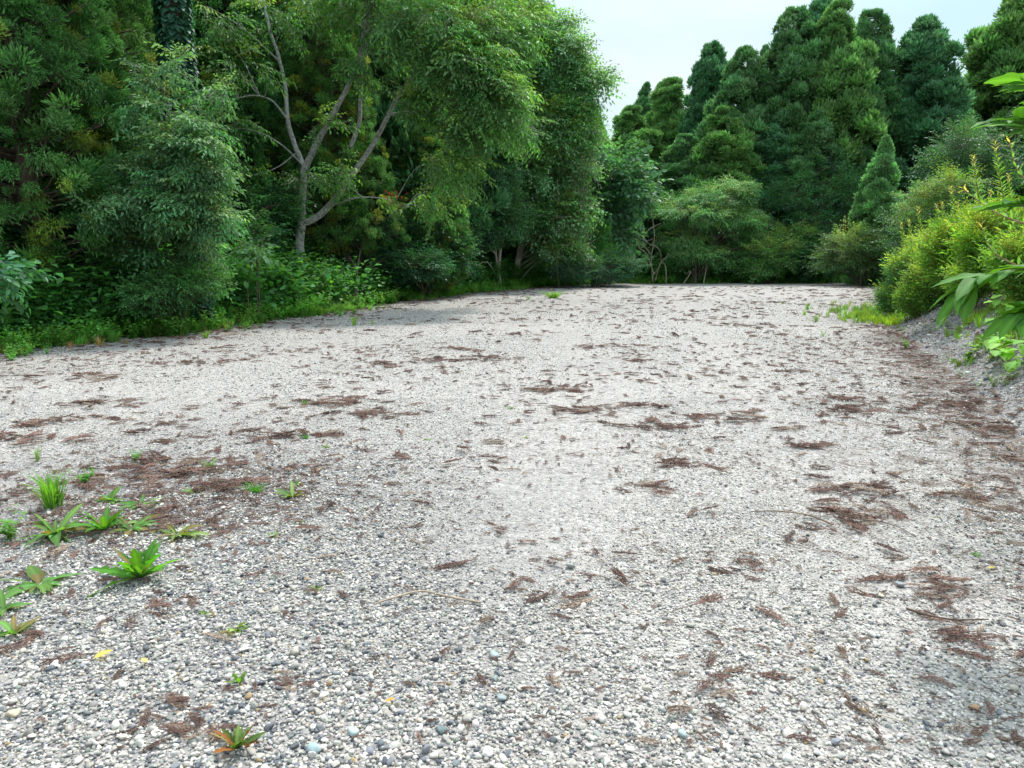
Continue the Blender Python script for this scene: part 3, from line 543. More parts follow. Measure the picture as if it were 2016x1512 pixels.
bush('shrub', 'drooping shrub right of the cherry trunk', 'shrub', [(680, 480, 24.5, 70, 40, 1, 4), (740, 510, 25, 60, 30, 1, 3), (720, 450, 25, 60, 40, 1, 3)], FAN_FINE, 430, (0.042, 0.126, 0.056), 690, 22, 44, (.5, .8))
bush('shrub', 'dark evergreen shrub filling the wood edge near the twin trunks', 'shrub', [(820, 520, 25, 60, 30, 1, 3), (880, 500, 27, 50, 50, 1, 3), (790, 470, 26, 60, 40, 1, 3)], FAN, 430, (0.036, 0.112, 0.056), 840, 26, 45, (.5, .9))
bush('shrub', 'pale tipped upright shrub left of the cherry trunk', 'shrub', [(505, 490, 16.8, 26, 14, .3, 2)], FAN_BIG, 22, (0.168, 0.308, 0.126), 505, 16.8, 46, (.3, .45), 3, r0=.015)
bush('big_leaved_vine', 'drooping large leaved vine at the left picture edge', 'vine', [(5, 540, 9.6, 45, 28, .4, 3), (-50, 560, 9.4, 50, 40, .5, 3)], FAN_BIG, 34, (.05, .15, .07), -90, 10.2, 47, (.3, .46), 3, r0=.015, flow=(.4, 0, -.4))
bush('creeper_mound', 'leafy creeper mound hiding the foot of the ivy covered trunk', 'vine', [(345, 560, 14.3, 60, 42, .6, 4), (400, 545, 14.8, 50, 40, .6, 3), (290, 580, 13.8, 50, 30, .5, 2)], FAN_CHERRY, 170, (.08, .21, .07), 350, 14.6, 48, (.25, .45), 3, r0=.015)
# twisted pale vines and thin dead stems at the corner
def stick_thing(name, label, cat, lines, col, r0, r1, mat, n=6, k=6, group=None):
    base = np.array(lines[0][0], float); o_ = MB()
    for l in lines:
        c = curve(l, k); tube(o_, c - base, np.linspace(r0, r1, len(c)), col, n)
    o = link(name, o_, mat, smooth=True); o.location = tuple(base); return tag(o, label, cat, group)
A = lambda px, py, dy=0: at(px, py, 39.5 + dy)
stick_thing('twisted_vine', 'pale twisted looping vine hanging in the dark corner', 'vine', [[A(1285, 555), A(1282, 510), A(1288, 470), A(1285, 420), A(1292, 380)], [A(1288, 540), A(1272, 500), A(1258, 488), A(1262, 470), A(1278, 480), A(1298, 492), A(1300, 520), A(1284, 545)], [A(1262, 488), A(1275, 455), A(1300, 440)], [A(1280, 500), A(1268, 480), A(1285, 470)], [A(1290, 552), A(1300, 520), A(1318, 500)]], (.2, .17, .13), .034, .018, M_bark)
for pxs, lb in [([(1188, 475), (1190, 430), (1200, 395)], 'thin upright stem under the big leaved tree'), ([(1203, 470), (1207, 420), (1225, 385)], 'thin forked stem right beside the upright stem'), ([(1312, 550), (1310, 525), (1300, 512)], 'small pale forked sapling stem'), ([(1140, 552), (1145, 500), (1135, 440), (1150, 400)], 'crooked bare stem among dry vines'), ([(1112, 552), (1138, 535), (1142, 510)], 'curved pale root at the wood edge'), ([(1345, 552), (1360, 535), (1350, 540)], 'leaning dead stick by the layered tree'), ([(1385, 555), (1392, 520), (1400, 490)], 'thin side stem beside the layered tree trunk')]:
    pts = [A(a_, b_, -2.5 if a_ < 1160 else .3) for a_, b_ in pxs]; pts[0][2] = hz(pts[0][0], pts[0][1]) - .05
    stick_thing('bare_stem', lb, 'stem', [pts], (.26, .22, .17), .045, .015, M_bark)
r = np.random.default_rng(99); ls = []
for i in range(46):
    a0 = at(r.uniform(1095, 1180), r.uniform(250, 480), 33.6 + r.uniform(-.4, .4)); ls.append([a0, a0 + r.normal(0, .35, 3) + (0, 0, -.5), a0 + r.normal(0, .5, 3) + (0, 0, -1.2)])
stick_thing('dry_vines', 'brown dry vine tangle draped down the end of the left wood', 'dry vines', ls, (.22, .18, .13), .012, .006, M_bark, 3, 3)
# dead twigs over the cherry region
# ------------------------------------------------------------------ undergrowth
def plant_herb(r, nst=6, nl=9, hgt=1.0, leaf=.16, lw=.5, kind=leaf2, spread=.35, narrow=False):
    lv, lf = kind(lw); Vs, Fs, Ts = [], [], []; n0 = 0
    for _ in range(nst):
        a = r.uniform(0, 6.28); tip = np.array([math.cos(a) * spread, math.sin(a) * spread, 1]) * hgt * r.uniform(.6, 1)
        t = (np.arange(nl) + .7) / nl; P = tip[None] * t[:, None]; P[:, :2] *= t[:, None] ** .5
        az = np.arange(nl) * 2.4 + a; ld = norm(np.stack([np.cos(az), np.sin(az), r.normal(.25, .3, nl)], 1)); sc = leaf * r.uniform(.7, 1.2, nl) * (1.1 - .4 * t)
        V = np.einsum('nij,vj->nvi', basis(ld), lv) * sc[:, None, None] + P[:, None]; Vs.append(V.reshape(-1, 3))
        Fs.append((lf[None] + (np.arange(nl) * len(lv))[:, None, None]).reshape(-1, 3) + n0); n0 += nl * len(lv); Ts.append(np.repeat(np.repeat(r.uniform(.75, 1.3, (nl, 1)), len(lv), 0), 3, 1))
        Vs.append(np.array([(-.006, 0, 0), (.006, 0, 0), tip])); Fs.append(np.array([[0, 1, 2]]) + n0); n0 += 3; Ts.append(np.full((3, 3), .9))
    return np.concatenate(Vs), np.concatenate(Fs), np.concatenate(Ts)
def plant_grass(r, nb=40, L_=1.0, w_=.03, spread=.5):
    a = r.uniform(0, 6.28, nb); o = np.stack([np.cos(a), np.sin(a), np.zeros(nb)], 1) * (r.uniform(0, .25, nb))[:, None]; out = np.stack([np.cos(a), np.sin(a), np.zeros(nb)], 1) * r.uniform(.1, 1, (nb, 1)) * spread
    l = L_ * r.uniform(.5, 1, nb)[:, None]; up = np.array([0, 0, 1.0]); s = norm(np.stack([-np.sin(a), np.cos(a), np.zeros(nb)], 1) + r.normal(0, .4, (nb, 3))) * w_ / 2
    m = o + (out * .35 + up * .6) * l; e = o + (out + up * .8) * l
    V = np.stack([o - s, o + s, m - s * .8, m + s * .8, e], 1).reshape(-1, 3); q = (np.arange(nb) * 5)[:, None]
    return V, np.concatenate([q + np.array([[0, 1, 3]]), q + np.array([[0, 3, 2]]), q + np.array([[2, 3, 4]])]), np.repeat(np.repeat(r.uniform(.7, 1.3, (nb, 1)), 5, 0), 3, 1)
def plant_kudzu(r, n=34):
    lv, lf = leaf4(.95, .08, .15); P = np.stack([r.normal(0, .4, n), r.normal(0, .4, n), r.uniform(.3, .9, n)], 1); d = norm(np.stack([r.normal(0, 1, n), r.normal(-.3, 1, n), r.normal(-.3, .3, n)], 1))
    V = np.einsum('nij,vj->nvi', basis(d, norm(np.array([0, -.25, 1.0]) + r.normal(0, .25, (n, 3)))), lv) * (.15 * r.uniform(.6, 1.3, n))[:, None, None] + P[:, None]
    return V.reshape(-1, 3), (lf[None] + (np.arange(n) * 7)[:, None, None]).reshape(-1, 3), np.repeat(np.repeat(r.uniform(.75, 1.25, (n, 1)), 7, 0), 3, 1)
HERB = [plant_herb(pr, 7, 9, 1.0, .26, .62, leaf2, .55) for _ in range(4)]; HERBF = [plant_herb(pr, 9, 13, 1.0, .16, .4, leaf2, .45) for _ in range(3)]; GRASS = [plant_grass(pr) for _ in range(4)]; KUD = [plant_kudzu(pr) for _ in range(3)]
def scatter(mb, protos, pts, col, smin, smax, r, tilt=.12, zs=None, hue=.14, val=.25):
    n = len(pts); z = height(pts[:, 0], pts[:, 1]); a = r.uniform(0, 6.28, n); d = norm(np.stack([np.cos(a), np.sin(a), r.normal(0, tilt, n)], 1))
    M = basis(d); sc = r.uniform(smin, smax, n); C = jitter(col, n, r, hue, val) if np.ndim(col) == 1 else col; w_ = r.integers(0, len(protos), n)
    for j, p in enumerate(protos):
        q = w_ == j; mb.stamp(p, M[q], np.stack([pts[q, 0], pts[q, 1], z[q] - .02], 1), C[q], sc[q])
def pts_along(pl, dens, d0, d1, r, ymin=8, ymax=60, sgn=1, power=1.0):
    out = []
    for a, b in zip(pl[:-1], pl[1:]):
        a = np.array(a, float); b = np.array(b, float); L_ = np.linalg.norm(b - a); t = (b - a) / L_; nn = np.array([-t[1], t[0]]) * sgn; n = int(L_ * (d1 - d0) * dens)
        out.append(a + t * r.uniform(-.05 * L_, 1.05 * L_, (n, 1)) + nn * (d0 + (d1 - d0) * r.uniform(0, 1, (n, 1)) ** power))
    P = np.concatenate(out); u = np.abs(P[:, 0]) / np.maximum(P[:, 1], .1)
    return P[(P[:, 1] > ymin) & (P[:, 1] < ymax) & (u < .78)]
r = np.random.default_rng(31); LF = LEFT + FAR[1:]
def dedge(P): return np.minimum(seg_dist(P, LEFT), seg_dist(P, FAR))
hb = MB()
P = pts_along(LF, 34, -.25, 1.3, r); k = vnoise(P[:, 0], P[:, 1], .9, 8) > .22; P = P[k]
scatter(hb, HERB, P, (.13, .31, .06), .22, .5, r)
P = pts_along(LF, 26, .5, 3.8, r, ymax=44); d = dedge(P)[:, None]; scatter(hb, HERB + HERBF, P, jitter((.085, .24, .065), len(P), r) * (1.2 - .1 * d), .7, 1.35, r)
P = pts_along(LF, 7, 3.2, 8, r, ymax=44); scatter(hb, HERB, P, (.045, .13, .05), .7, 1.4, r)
P = pts_along(LEFT, 10, .2, 1.5, r, ymax=24); scatter(hb, HERBF, P, (.09, .24, .065), .4, .85, r)
P = pts_along(LF, 22, -1.1, .1, r, power=.6); P = P[vnoise(P[:, 0], P[:, 1], .7, 18) > .56]; scatter(hb, HERB + HERBF, P, (.15, .33, .07), .08, .26, r)
tag(link('verge_weeds', hb, M_weed), 'dense green weeds and herbs along the foot of the wood', None, kind='stuff')
gb_ = MB(); P = pts_along(LF, 26, -.35, .8, r, power=1.3); P = P[vnoise(P[:, 0], P[:, 1], .8, 12) > .45]; scatter(gb_, GRASS, P, (.10, .24, .045), .14, .38, r)
P = pts_along(LEFT, 8, .3, 1.6, r, ymax=22); P = P[vnoise(P[:, 0], P[:, 1], .6, 13) > .5]; scatter(gb_, GRASS, P, (.07, .2, .05), .5, .8, r)
P = pts_along(LEFT, 10, -.6, .3, r, ymin=8, ymax=16); P = P[vnoise(P[:, 0], P[:, 1], .7, 14) > .5]; scatter(gb_, GRASS, P, (.33, .24, .12), .12, .28, r, tilt=.6)
tag(link('verge_grass', gb_, M_weed), 'grass fringe in green and straw along the left gravel edge', None, kind='stuff')
kb = MB(); P = pts_along(LEFT, 9, .6, 4.4, r, ymax=34); P = P[vnoise(P[:, 0], P[:, 1], .35, 15) > .36]; scatter(kb, KUD, P, (.075, .215, .06), .5, 1.15, r)
tag(link('creeping_vines', kb, M_leaf), 'round leaved creeping vines over the left verge', None, kind='stuff')

# ------------------------------------------------------------------ bank on the right
r = np.random.default_rng(41)
def bank_bush(label, px, py, Y, rpx, rpy, n, col, seed, fans=FAN_RAG, tip=None, fs=(.25, .62), name='bank_bush'):
    c = at(px, py, Y); zb = hz(c[0], Y); b_ = np.array([c[0], Y, zb - .03])
    return broad(name, label, 'bush', b_, [([b_, b_ * .5 + c * .5 + (.05, 0, 0), c + (0, 0, .2)], .02, .006), ([b_ + (.1, .05, 0), c + (.25, .1, -.1)], .015, .005)], [(px, py, Y, rpx, rpy, rpx * Y / FPX * .8, 1), (px, py + rpy * .95, Y - .1, rpx * .7, rpy * .5, rpx * Y / FPX * .6, .35)], fans, int(n * 1.3), col, mat=M_weed, fsize=fs, seed=seed, upk=1.0, twigs=.12, shell=.05, tipcol=tip, bark=(.16, .14, .06), colvar=(.12, .3))
BB = [('yellow green feathery bush on the bank crest', 1890, 490, 14.2, 70, 48, 330, (.15, .28, .04)), ('bright mounded bush filling the middle of the bank bushes', 1965, 470, 12.6, 70, 52, 330, (.17, .3, .04)),
      ('pale bluish feathery bush at the far end of the bank', 1795, 525, 18.0, 45, 36, 240, (.12, .23, .09)), ('olive tinted bush with pink brown stems in the bank bushes', 1842, 540, 15.8, 45, 30, 220, (.17, .25, .06)),
      ('low green bush at the foot of the bank end', 1765, 575, 18, 32, 22, 150, (.13, .24, .07)), ('low bright bush at the upper end of the gravel slope', 1808, 575, 15.8, 30, 20, 130, (.18, .3, .06)),
      ('dense lime green bush under the spired weeds', 1935, 440, 15.5, 70, 34, 300, (.15, .28, .05)), ('bush at the right picture edge above the gravel slope', 2025, 510, 11, 60, 45, 280, (.17, .3, .05)),
      ('small fern leaved bush at the bank crest', 1915, 540, 13, 32, 18, 100, (.2, .33, .06)), ('faint green bush rising behind the lime bush', 1840, 475, 20, 45, 26, 220, (.13, .23, .06)),
      ('tall back bush at the right picture edge', 2035, 450, 17, 55, 35, 240, (.14, .25, .05))]
BB = [(a_, b_, c_ + 10, d_, e_, f_, g_, tuple(np.array(h_) * np.array([.84, 1.0, 1.3]))) for a_, b_, c_, d_, e_, f_, g_, h_ in BB]
for i, (lb, px, py, Y, rx, ry, n, c) in enumerate(BB): bank_bush(lb, px, py, Y, rx, ry, n, c, 300 + i, tip=(.28, .38, .11))
# goldenrod-like spires
def spire_mesh(seed, nl=130, H=1.0):
    r = np.random.default_rng(seed); mb = MB(); c = curve([(0, 0, 0), (.03, .02, .35), (-.02, .05, .7), (-.08, .03, 1.0)], 5) * H; t = np.linspace(0, 1, len(c))
    tube(mb, c, .008 - .005 * t, (.22, .2, .08), 5)
    tt = np.linspace(.1, .99, nl); P = np.stack([np.interp(tt, t, c[:, k]) for k in range(3)], 1); a = np.arange(nl) * 2.4
    d = norm(np.stack([np.cos(a), np.sin(a), .25 + .8 * tt], 1) + r.normal(0, .15, (nl, 3))); lv, lf = leaf4(.2, .04, .1)
    C = np.where((tt > .9)[:, None], jitter((.5, .48, .2), nl, r), jitter((.16, .3, .06), nl, r)); st = MB()
    st.stamp((lv, lf, np.ones((7, 3))), basis(d), P, C, (.12 * (1 - .72 * tt)) * r.uniform(.8, 1.2, nl)); return mb.mesh('stem'), st.mesh('leaves')
SPI = [spire_mesh(400 + i) for i in range(4)]
for i, (px, py, Y, lb) in enumerate([(1890, 362, 10.5, 'leftmost tall leaning spire with pale buds'), (1825, 405, 12.5, 'short spire at the left end of the bank bushes'), (1860, 400, 12.5, 'thin spire between the short and the leaning one'), (1870, 395, 13, None), (1900, 395, 12, None), (1966, 372, 9, 'tall spire right of the leaning one'), (1995, 395, 9, None), (1940, 300, 7.5, 'spire with forked yellow tip over the dark vine mound'), (1985, 270, 6.5, 'highest spire below the large leaved branch'), (1930, 405, 10.5, None), (2005, 340, 7, 'spire at the right edge under the large leaved branch'), (1790, 435, 15, None), (1845, 430, 13, None), (1955, 415, 11, None), (1975, 425, 10, None), (1805, 430, 14, None)]):
    Y = 14.6 + (Y - 6) * .4; tp = at(px, py, Y); xb = tp[0] + (.25 if i in (0, 7, 8) else .1); zb = hz(xb, Y); H = max(tp[2] - zb, .4)
    o = thing('tall_weed', (xb, Y, zb), lb or 'slim leafy weed spire among the bank bushes', 'weed', 'tall weed spires on the bank', rz=r.uniform(0, 6), s=H)
    o.rotation_euler = (0, math.atan2(tp[0] - xb, H), 0); k = SPI[i % 4]; link('stem', k[0], M_weed, o); link('leaves', k[1], M_weed, o)
# low growth on the slope
sb = MB(); n = 2600; P = np.stack([r.uniform(3, 16, n), r.uniform(3.5, 30, n)], 1); dr = seg_dist(P, RIGHT); ok = ~inside(P) & (seg_dist(P, FAR) > 2) & (P[:, 0] > 2) & (dr < 5)
dens = np.where(dr > 2.2, 1.0, np.where(P[:, 1] > 15.5, .9, np.where(P[:, 1] < 8.5, .5, .1))) * (vnoise(P[:, 0], P[:, 1], .8, 21) > .38)
P = P[ok & (r.uniform(size=n) < dens)]; scatter(sb, HERB + HERBF, P, (.15, .28, .05), .2, .5, r)
n = 900; P = np.stack([r.uniform(3, 12, n), r.uniform(4.5, 20, n)], 1); dr = seg_dist(P, RIGHT); ok = ~inside(P) & (dr < 2.6); P = P[ok & (vnoise(P[:, 0], P[:, 1], .9, 22) > .55)]; scatter(sb, HERBF, P, (.14, .24, .06), .08, .2, r)
P = pts_along(RIGHT, 9, 1.5, 4.5, r, ymin=4, ymax=30, sgn=1); P = P[~inside(P) & (seg_dist(P, RIGHT) > np.where(P[:, 1] > 14.5, .7, 1.7))]; scatter(sb, HERBF + HERB, P, (.18, .32, .055), .35, .8, r)
tag(link('slope_weeds', sb, M_weed), 'scattered yellow green weeds over the gravel bank', None, kind='stuff')
sg = MB(); 
for (px, py, sp_, n, col) in [(1735, 632, .55, 90, (.17, .3, .06)), (1710, 612, .5, 70, (.13, .25, .07)), (1690, 622, .4, 30, (.15, .28, .06)), (1760, 640, .3, 40, (.2, .34, .05)), (1990, 700, .35, 60, (.16, .3, .05)), (1960, 690, .3, 30, (.2, .3, .06)), (2000, 735, .3, 30, (.15, .25, .05)), (1650, 600, .8, 14, (.2, .25, .1))]:
    c = gnd(px, py); scatter(sg, GRASS, c[:2] + r.normal(0, sp_, (n, 2)), col, .12, .28, r)
tag(link('bank_foot_grass', sg, M_weed), 'bright grass tongue at the foot of the bank', None, kind='stuff')

# leaf geometry for close plants
def big_leaf(mb, p0, d, L_, w_, col, r, droop=.5, lobes=0, fold=.18, up=(0, 0, 1), segs=9, rib=True, twist=0.0):
    d = norm(np.asarray(d, float)); t = np.linspace(0, 1, segs + 1); s0 = norm(np.cross(d, up)); u0 = np.cross(s0, d)
    s0 = s0 * math.cos(twist) + u0 * math.sin(twist); u0 = np.cross(s0, d)
    ax = p0 + d * (L_ * t)[:, None]; ax[:, 2] -= droop * L_ * t ** 2 * .6
    prof = np.sin(np.pi * np.clip(t, 0.02, .995) ** .8) ** .75
    if lobes: prof = prof * (.35 + .65 * np.abs(np.sin(t * np.pi * lobes)) ** .7)
    wl = w_ / 2 * prof * r.uniform(.92, 1.08, segs + 1); rows = []
    for k, m in ((-1, fold), (-.5, fold * .35), (0, 0), (.5, fold * .35), (1, fold)):
        rows.append(ax + s0 * (wl * k)[:, None] + u0 * (wl * m * (1 + .6 * np.sin(t * 17 + k)) )[:, None])
    V = np.concatenate(rows); n = segs + 1; F = []
    for q in range(4):
        i = np.arange(segs) + q * n; F.append(np.stack([i, i + 1, i + n + 1, i + n], 1))
    C = np.tile(np.asarray(col, float), (len(V), 1)) * r.uniform(.88, 1.12); C[2 * n:3 * n] *= 1.35 if rib else 1
    mb.add(V, np.concatenate(F), np.clip(C, 0, .9))

# large leaved shrub reaching in from the right, very close
r = np.random.default_rng(51); Yb = 3.3; rootp = np.array([3.35, 3.4, hz(3.35, 3.4) - .05]); sh = thing('large_leaved_shrub', tuple(rootp), 'close shrub with long drooping lance shaped leaves reaching in from the right', 'shrub')
A = lambda px, py, dy=0: at(px, py, Yb + dy); st = MB(); lvs = MB()
BR = [[rootp, at(2330, 560, 3.3), at(2120, 330, 3.2), A(2060, 270, 0), A(2000, 238, 0)], [rootp, at(2280, 640, 3.3), at(2120, 470, 3.2), A(2050, 415, 0), A(1985, 400, 0)], [rootp, at(2250, 680, 3.2), at(2120, 560, 3.1), A(2030, 530, 0), A(1930, 545, 0), A(1905, 560, 0)], [rootp, at(2250, 760, 3.2), at(2120, 650, 3.1), A(2060, 610, -.1), A(2000, 620, -.1)], [rootp, at(2300, 500, 3.3), at(2140, 250, 3.3), A(2080, 190, .1), A(2020, 160, .1)]]
for bi, b in enumerate(BR):
    c = curve(b, 6); tube(st, c - rootp, np.linspace(.014, .0025, len(c)), (.22, .2, .08), 6)
    tl = np.linspace(.36, 1, 30); idx = (tl * (len(c) - 1)).astype(int)
    for q, ii in enumerate(idx):
        tg = norm(c[min(ii + 1, len(c) - 1)] - c[ii - 1]); sd_ = 1 if q % 2 else -1; s = norm(np.cross(tg, (0, 0, 1)))
        d = norm(tg * .9 + s * sd_ * .55 + np.array([0, -.1, -.05 if sd_ > 0 else .12]) + r.normal(0, .14, 3)); 
        if q == 29: d = norm(tg + (0, 0, -.25))
        big_leaf(lvs, c[ii] - rootp, d, r.uniform(.15, .22), r.uniform(.056, .074), (.075, .2, .035), r, droop=r.uniform(.25, .7), fold=.2, twist=r.normal(0, .25))
link('stems', st, M_bark, sh, True); link('leaves', lvs, M_weed, sh, True)
# arching narrow leaved branch just below it
rp = np.array([3.6, 4.6, hz(3.6, 4.6) - .05]); sh = thing('arching_weed', tuple(rp), 'long arching weed stem with narrow willow like leaves below the large leaved branch', 'weed'); st = MB(); lvs = MB()
for b in [[rp, at(2250, 520, 4.6), at(2100, 460, 4.6), at(2000, 435, 4.6), at(1940, 405, 4.7), at(1895, 370, 4.8)], [rp, at(2200, 560, 4.6), at(2060, 540, 4.6), at(1960, 500, 4.6), at(1930, 440, 4.7)], [rp, at(2200, 480, 4.5), at(2080, 380, 4.5), at(2010, 345, 4.5), at(1985, 270, 4.6)]]:
    c = curve(b, 10); tube(st, c - rp, np.linspace(.012, .002, len(c)), (.25, .16, .09), 5)
    for q in range(60):
        f = .3 + .7 * q / 59; ii = f * (len(c) - 1); k = int(min(ii, len(c) - 2)); p0 = c[k] + (c[k + 1] - c[k]) * (ii - k); tg = norm(c[k + 1] - c[k]); a = q * 2.4
        s = norm(np.cross(tg, (0, 0, 1))); u = np.cross(s, tg); d = norm(tg * .6 + s * math.cos(a) + u * math.sin(a) * .8 + (0, 0, .1)); L_ = .13 * (1.15 - .8 * f)
        big_leaf(lvs, p0 - rp, d, L_, L_ * .2, (.11, .24, .06) if f < .93 else (.5, .42, .14), r, droop=.3, segs=4, fold=.1)
link('stems', st, M_bark, sh, True); link('leaves', lvs, M_weed, sh, True)
# heart leaved vine on the slope
def hit(px, py):                              # where the line of sight meets the land
    d = ray(px, py); t = np.arange(2, 60, .05); q = np.array([0, 0, CH]) + d * t[:, None]; k = np.argmax(q[:, 2] < height(q[:, 0], q[:, 1])); return q[k]
vp = hit(2000, 680); o = thing('broad_leaved_vine', tuple(vp), 'lime green heart leaved vine tumbling down the slope at the right edge', 'vine'); lvs = MB(); st = MB(); n = 170
for q in range(n):
    px, py = r.uniform(1925, 2090), r.uniform(600, 735); px += (py - 600) * .15; p0 = hit(px, py) + (0, -.1, r.uniform(.02, .3))
    big_leaf(lvs, p0 - vp, norm(r.normal(0, 1, 3) * (1, 1, .25) + (-.2, -.3, -.2)), r.uniform(.13, .22), r.uniform(.12, .19), jitter((.17, .35, .06), 1, r)[0], r, droop=.4, segs=5, fold=.12)
    if q % 3 == 0:
        e = vp if q < 3 else last; tube(st, curve([e - vp, (e + p0) / 2 - vp + (0.03, 0, .06), p0 - vp], 3), .004, (.2, .25, .08), 4); last = p0 if r.uniform() < .4 or q < 3 else last
link('stems', st, M_weed, o, True); link('leaves', lvs, M_weed, o, True)

# ------------------------------------------------------------------ gravel stones
r = np.random.default_rng(61); gs = MB()
ROCK0 = [rock(0, r) for _ in range(14)]; ROCK1 = [rock(1, r) for _ in range(14)]
PAL = np.array([(.68, .66, .625), (.6, .58, .545), (.5, .485, .455), (.76, .75, .72), (.56, .51, .46), (.4, .385, .37), (.2, .215, .24), (.13, .145, .17), (.3, .34, .32), (.4, .3, .17), (.27, .29, .33)])
W_L = np.array([.25, .2, .16, .15, .07, .08, .045, .05, .02, .008, .015]); W_G = np.array([.12, .13, .14, .07, .06, .12, .13, .09, .06, .015, .065])
def fines(x, y):                               # compacted finer strips: wheel tracks curving away and odd patches
    w1 = np.exp(-((x - (.15 + .07 * y) + .35 * np.sin(y * .5)) / .5) ** 2); w2 = np.exp(-((x - (1.35 + .16 * y)) / .55) ** 2)
    return np.clip(.9 * np.maximum(w1, w2 * .9) + 1.3 * (vnoise(x, y, .6, 51) - .45), 0, 1) * np.clip((y - 2.0) / 1.6, .25, 1)
def stones(y0, y1, dens, rmed, sig, protos, rmax, seed, zoff=-.15):
    r = np.random.default_rng(seed); k = .88 if y0 < 4 else .8; area = k * (y1 ** 2 - y0 ** 2); n = int(area * dens)
    Y = np.sqrt(r.uniform(y0 ** 2, y1 ** 2, n)); X = r.uniform(-k, k, n) * Y; g_, cz, lt, ins, dl, df, dr = masks(X, Y)
    ok = (g_ > .45) & ~((~ins) & (dl < dr) & (r.uniform(size=n) < .6)); X, Y, cz, dr, ins = X[ok], Y[ok], cz[ok], dr[ok], ins[ok]; n = len(X)
    pn = np.clip(cz + (vnoise(X, Y, .9, 31) - .5) * .9, 0, 1)
    nearb = np.clip(1 - (Y - 2.2) / 2.2, 0, 1)
    tr_ = fines(X, Y); keep = r.uniform(size=n) > np.maximum(tr_ * .55, np.clip(lt[ok] - .5, 0, 1) * .9); rmed = rmed * (1 - .4 * tr_)
    rad = np.clip(rmed * np.exp(r.normal(0, sig, n)) * (.85 + .35 * pn + .35 * nearb), .003, rmax)
    ci = np.where(r.uniform(size=n) < pn, r.choice(11, n, p=W_G / W_G.sum()), r.choice(11, n, p=W_L / W_L.sum()))
    C = PAL[ci] * np.array([.69, .662, .63]) * r.uniform(.72, 1.22, (n, 1)) * r.uniform(.96, 1.04, (n, 3)); Z = height(X, Y)
    asp = np.stack([r.uniform(.8, 1.25, n), r.uniform(.75, 1.2, n), r.uniform(.4, .8, n)], 1) * rad[:, None]
    d = norm(np.stack([r.normal(size=n), r.normal(size=n), r.normal(0, .3, n)], 1)); M = basis(d, norm(np.array([0, 0, 1.0]) + r.normal(0, .25, (n, 3)))); w_ = r.integers(0, len(protos), n)
    for j, p in enumerate(protos):
        q = (w_ == j) & keep; gs.stamp(p, M[q], np.stack([X[q], Y[q], Z[q] + rad[q] * r.uniform(zoff, .55, q.sum())], 1), C[q], asp[q])
stones(1.7, 4.6, 9500, .0053, .38, ROCK0, .014, 1)
stones(1.7, 4.6, 900, .0088, .33, ROCK1, .023, 2)
stones(4.6, 8, 4200, .0062, .42, ROCK0, .02, 3)
stones(8, 14, 900, .009, .42, ROCK0, .026, 4)
stones(14, 26, 160, .017, .3, ROCK0, .035, 5)
r = np.random.default_rng(66); n = 60000; X = r.uniform(2.4, 16, n); Y = r.uniform(1, 27, n) ** 1.0; Q = np.stack([X, Y], 1); dr = seg_dist(Q, RIGHT); q = ~inside(Q) & (dr < 3.6) & (seg_dist(Q, FAR) > 4) & (X / Y < 1.6); X, Y = X[q], Y[q]; n = len(X)
ci = r.choice(11, n, p=W_G / W_G.sum()); rad = np.clip(.014 * np.exp(r.normal(0, .45, n)), .005, .045); M = basis(sph(n, r)); w_ = r.integers(0, 14, n); Z = height(X, Y)
for j, p in enumerate(ROCK0):
    q = w_ == j; gs.stamp(p, M[q], np.stack([X[q], Y[q], Z[q] + rad[q] * .3], 1), PAL[ci[q]] * .62 * r.uniform(.7, 1.3, (q.sum(), 1)), rad[q])
tag(link('gravel', gs, M_stone), 'pale crushed stone gravel with scattered blue grey and ochre stones', None, kind='stuff')

# ------------------------------------------------------------------ dead cedar sprigs
def sprig(seed, n=10, flat=.05, stemlen=.3, dens=1.0):
    """a dead cedar sprig, unit length along +Y: curved stem, forward-swept needle covered shoots"""
    r = np.random.default_rng(seed); mb = MB(); V0 = []
    ax = curve([(0, 0, .01), (r.normal(0, .05), .33, .03), (r.normal(0, .08), .66, .03), (r.normal(0, .12), 1.0, .015)], 3); t = np.linspace(0, 1, len(ax))
    col = np.array([1, 1, 1.0]); tube(mb, ax, .012 - .007 * t, col * .9, 4)
    for i in range(n):
        f = stemlen + (1 - stemlen) * i / n; p0 = np.array([np.interp(f, t, ax[:, k]) for k in range(3)]); sg = 1 if i % 2 else -1; a = sg * r.uniform(.25, .75); L_ = r.uniform(.25, .5) * (1.15 - f * .6)
        p1 = p0 + np.array([math.sin(a), math.cos(a), r.uniform(-.02, .12)]) * L_ * .5; p2 = p0 + np.array([math.sin(a * .6), math.cos(a * .6), r.uniform(-.03, .1)]) * L_
        tube(mb, curve([p0, p1, p2], 2), np.array([.008, .011, .011, .009, .003]) * r.uniform(.7, 1.2), col * r.uniform(.7, 1.3), 4)
        for _ in range(int(7 * dens)):
            g_ = r.uniform(.2, .9); q0 = p0 * (1 - g_) + p2 * g_; dd = norm((p2 - p0) + r.normal(0, .12, 3)) * r.uniform(.06, .13)
            tube(mb, np.array([q0, q0 + dd * .5 + (0, 0, .01), q0 + dd]), [.008, .007, .002], col * r.uniform(.7, 1.4), 3)
    return np.concatenate(mb.v), mb, np.concatenate(mb.c)
def merged(mb): 
    V = np.concatenate(mb.v); F = np.concatenate([f for f in mb.f]); return V, F, np.concatenate(mb.c)
SPR = [merged(sprig(500 + i, int(n * 1.6), .05, sl, dn)[1]) for i, (n, sl, dn) in enumerate([(10, .25, 1), (12, .15, 1), (7, .5, 1), (9, .3, 1), (14, .1, 1), (5, .5, 1), (8, .2, 1), (11, .35, 1)])]
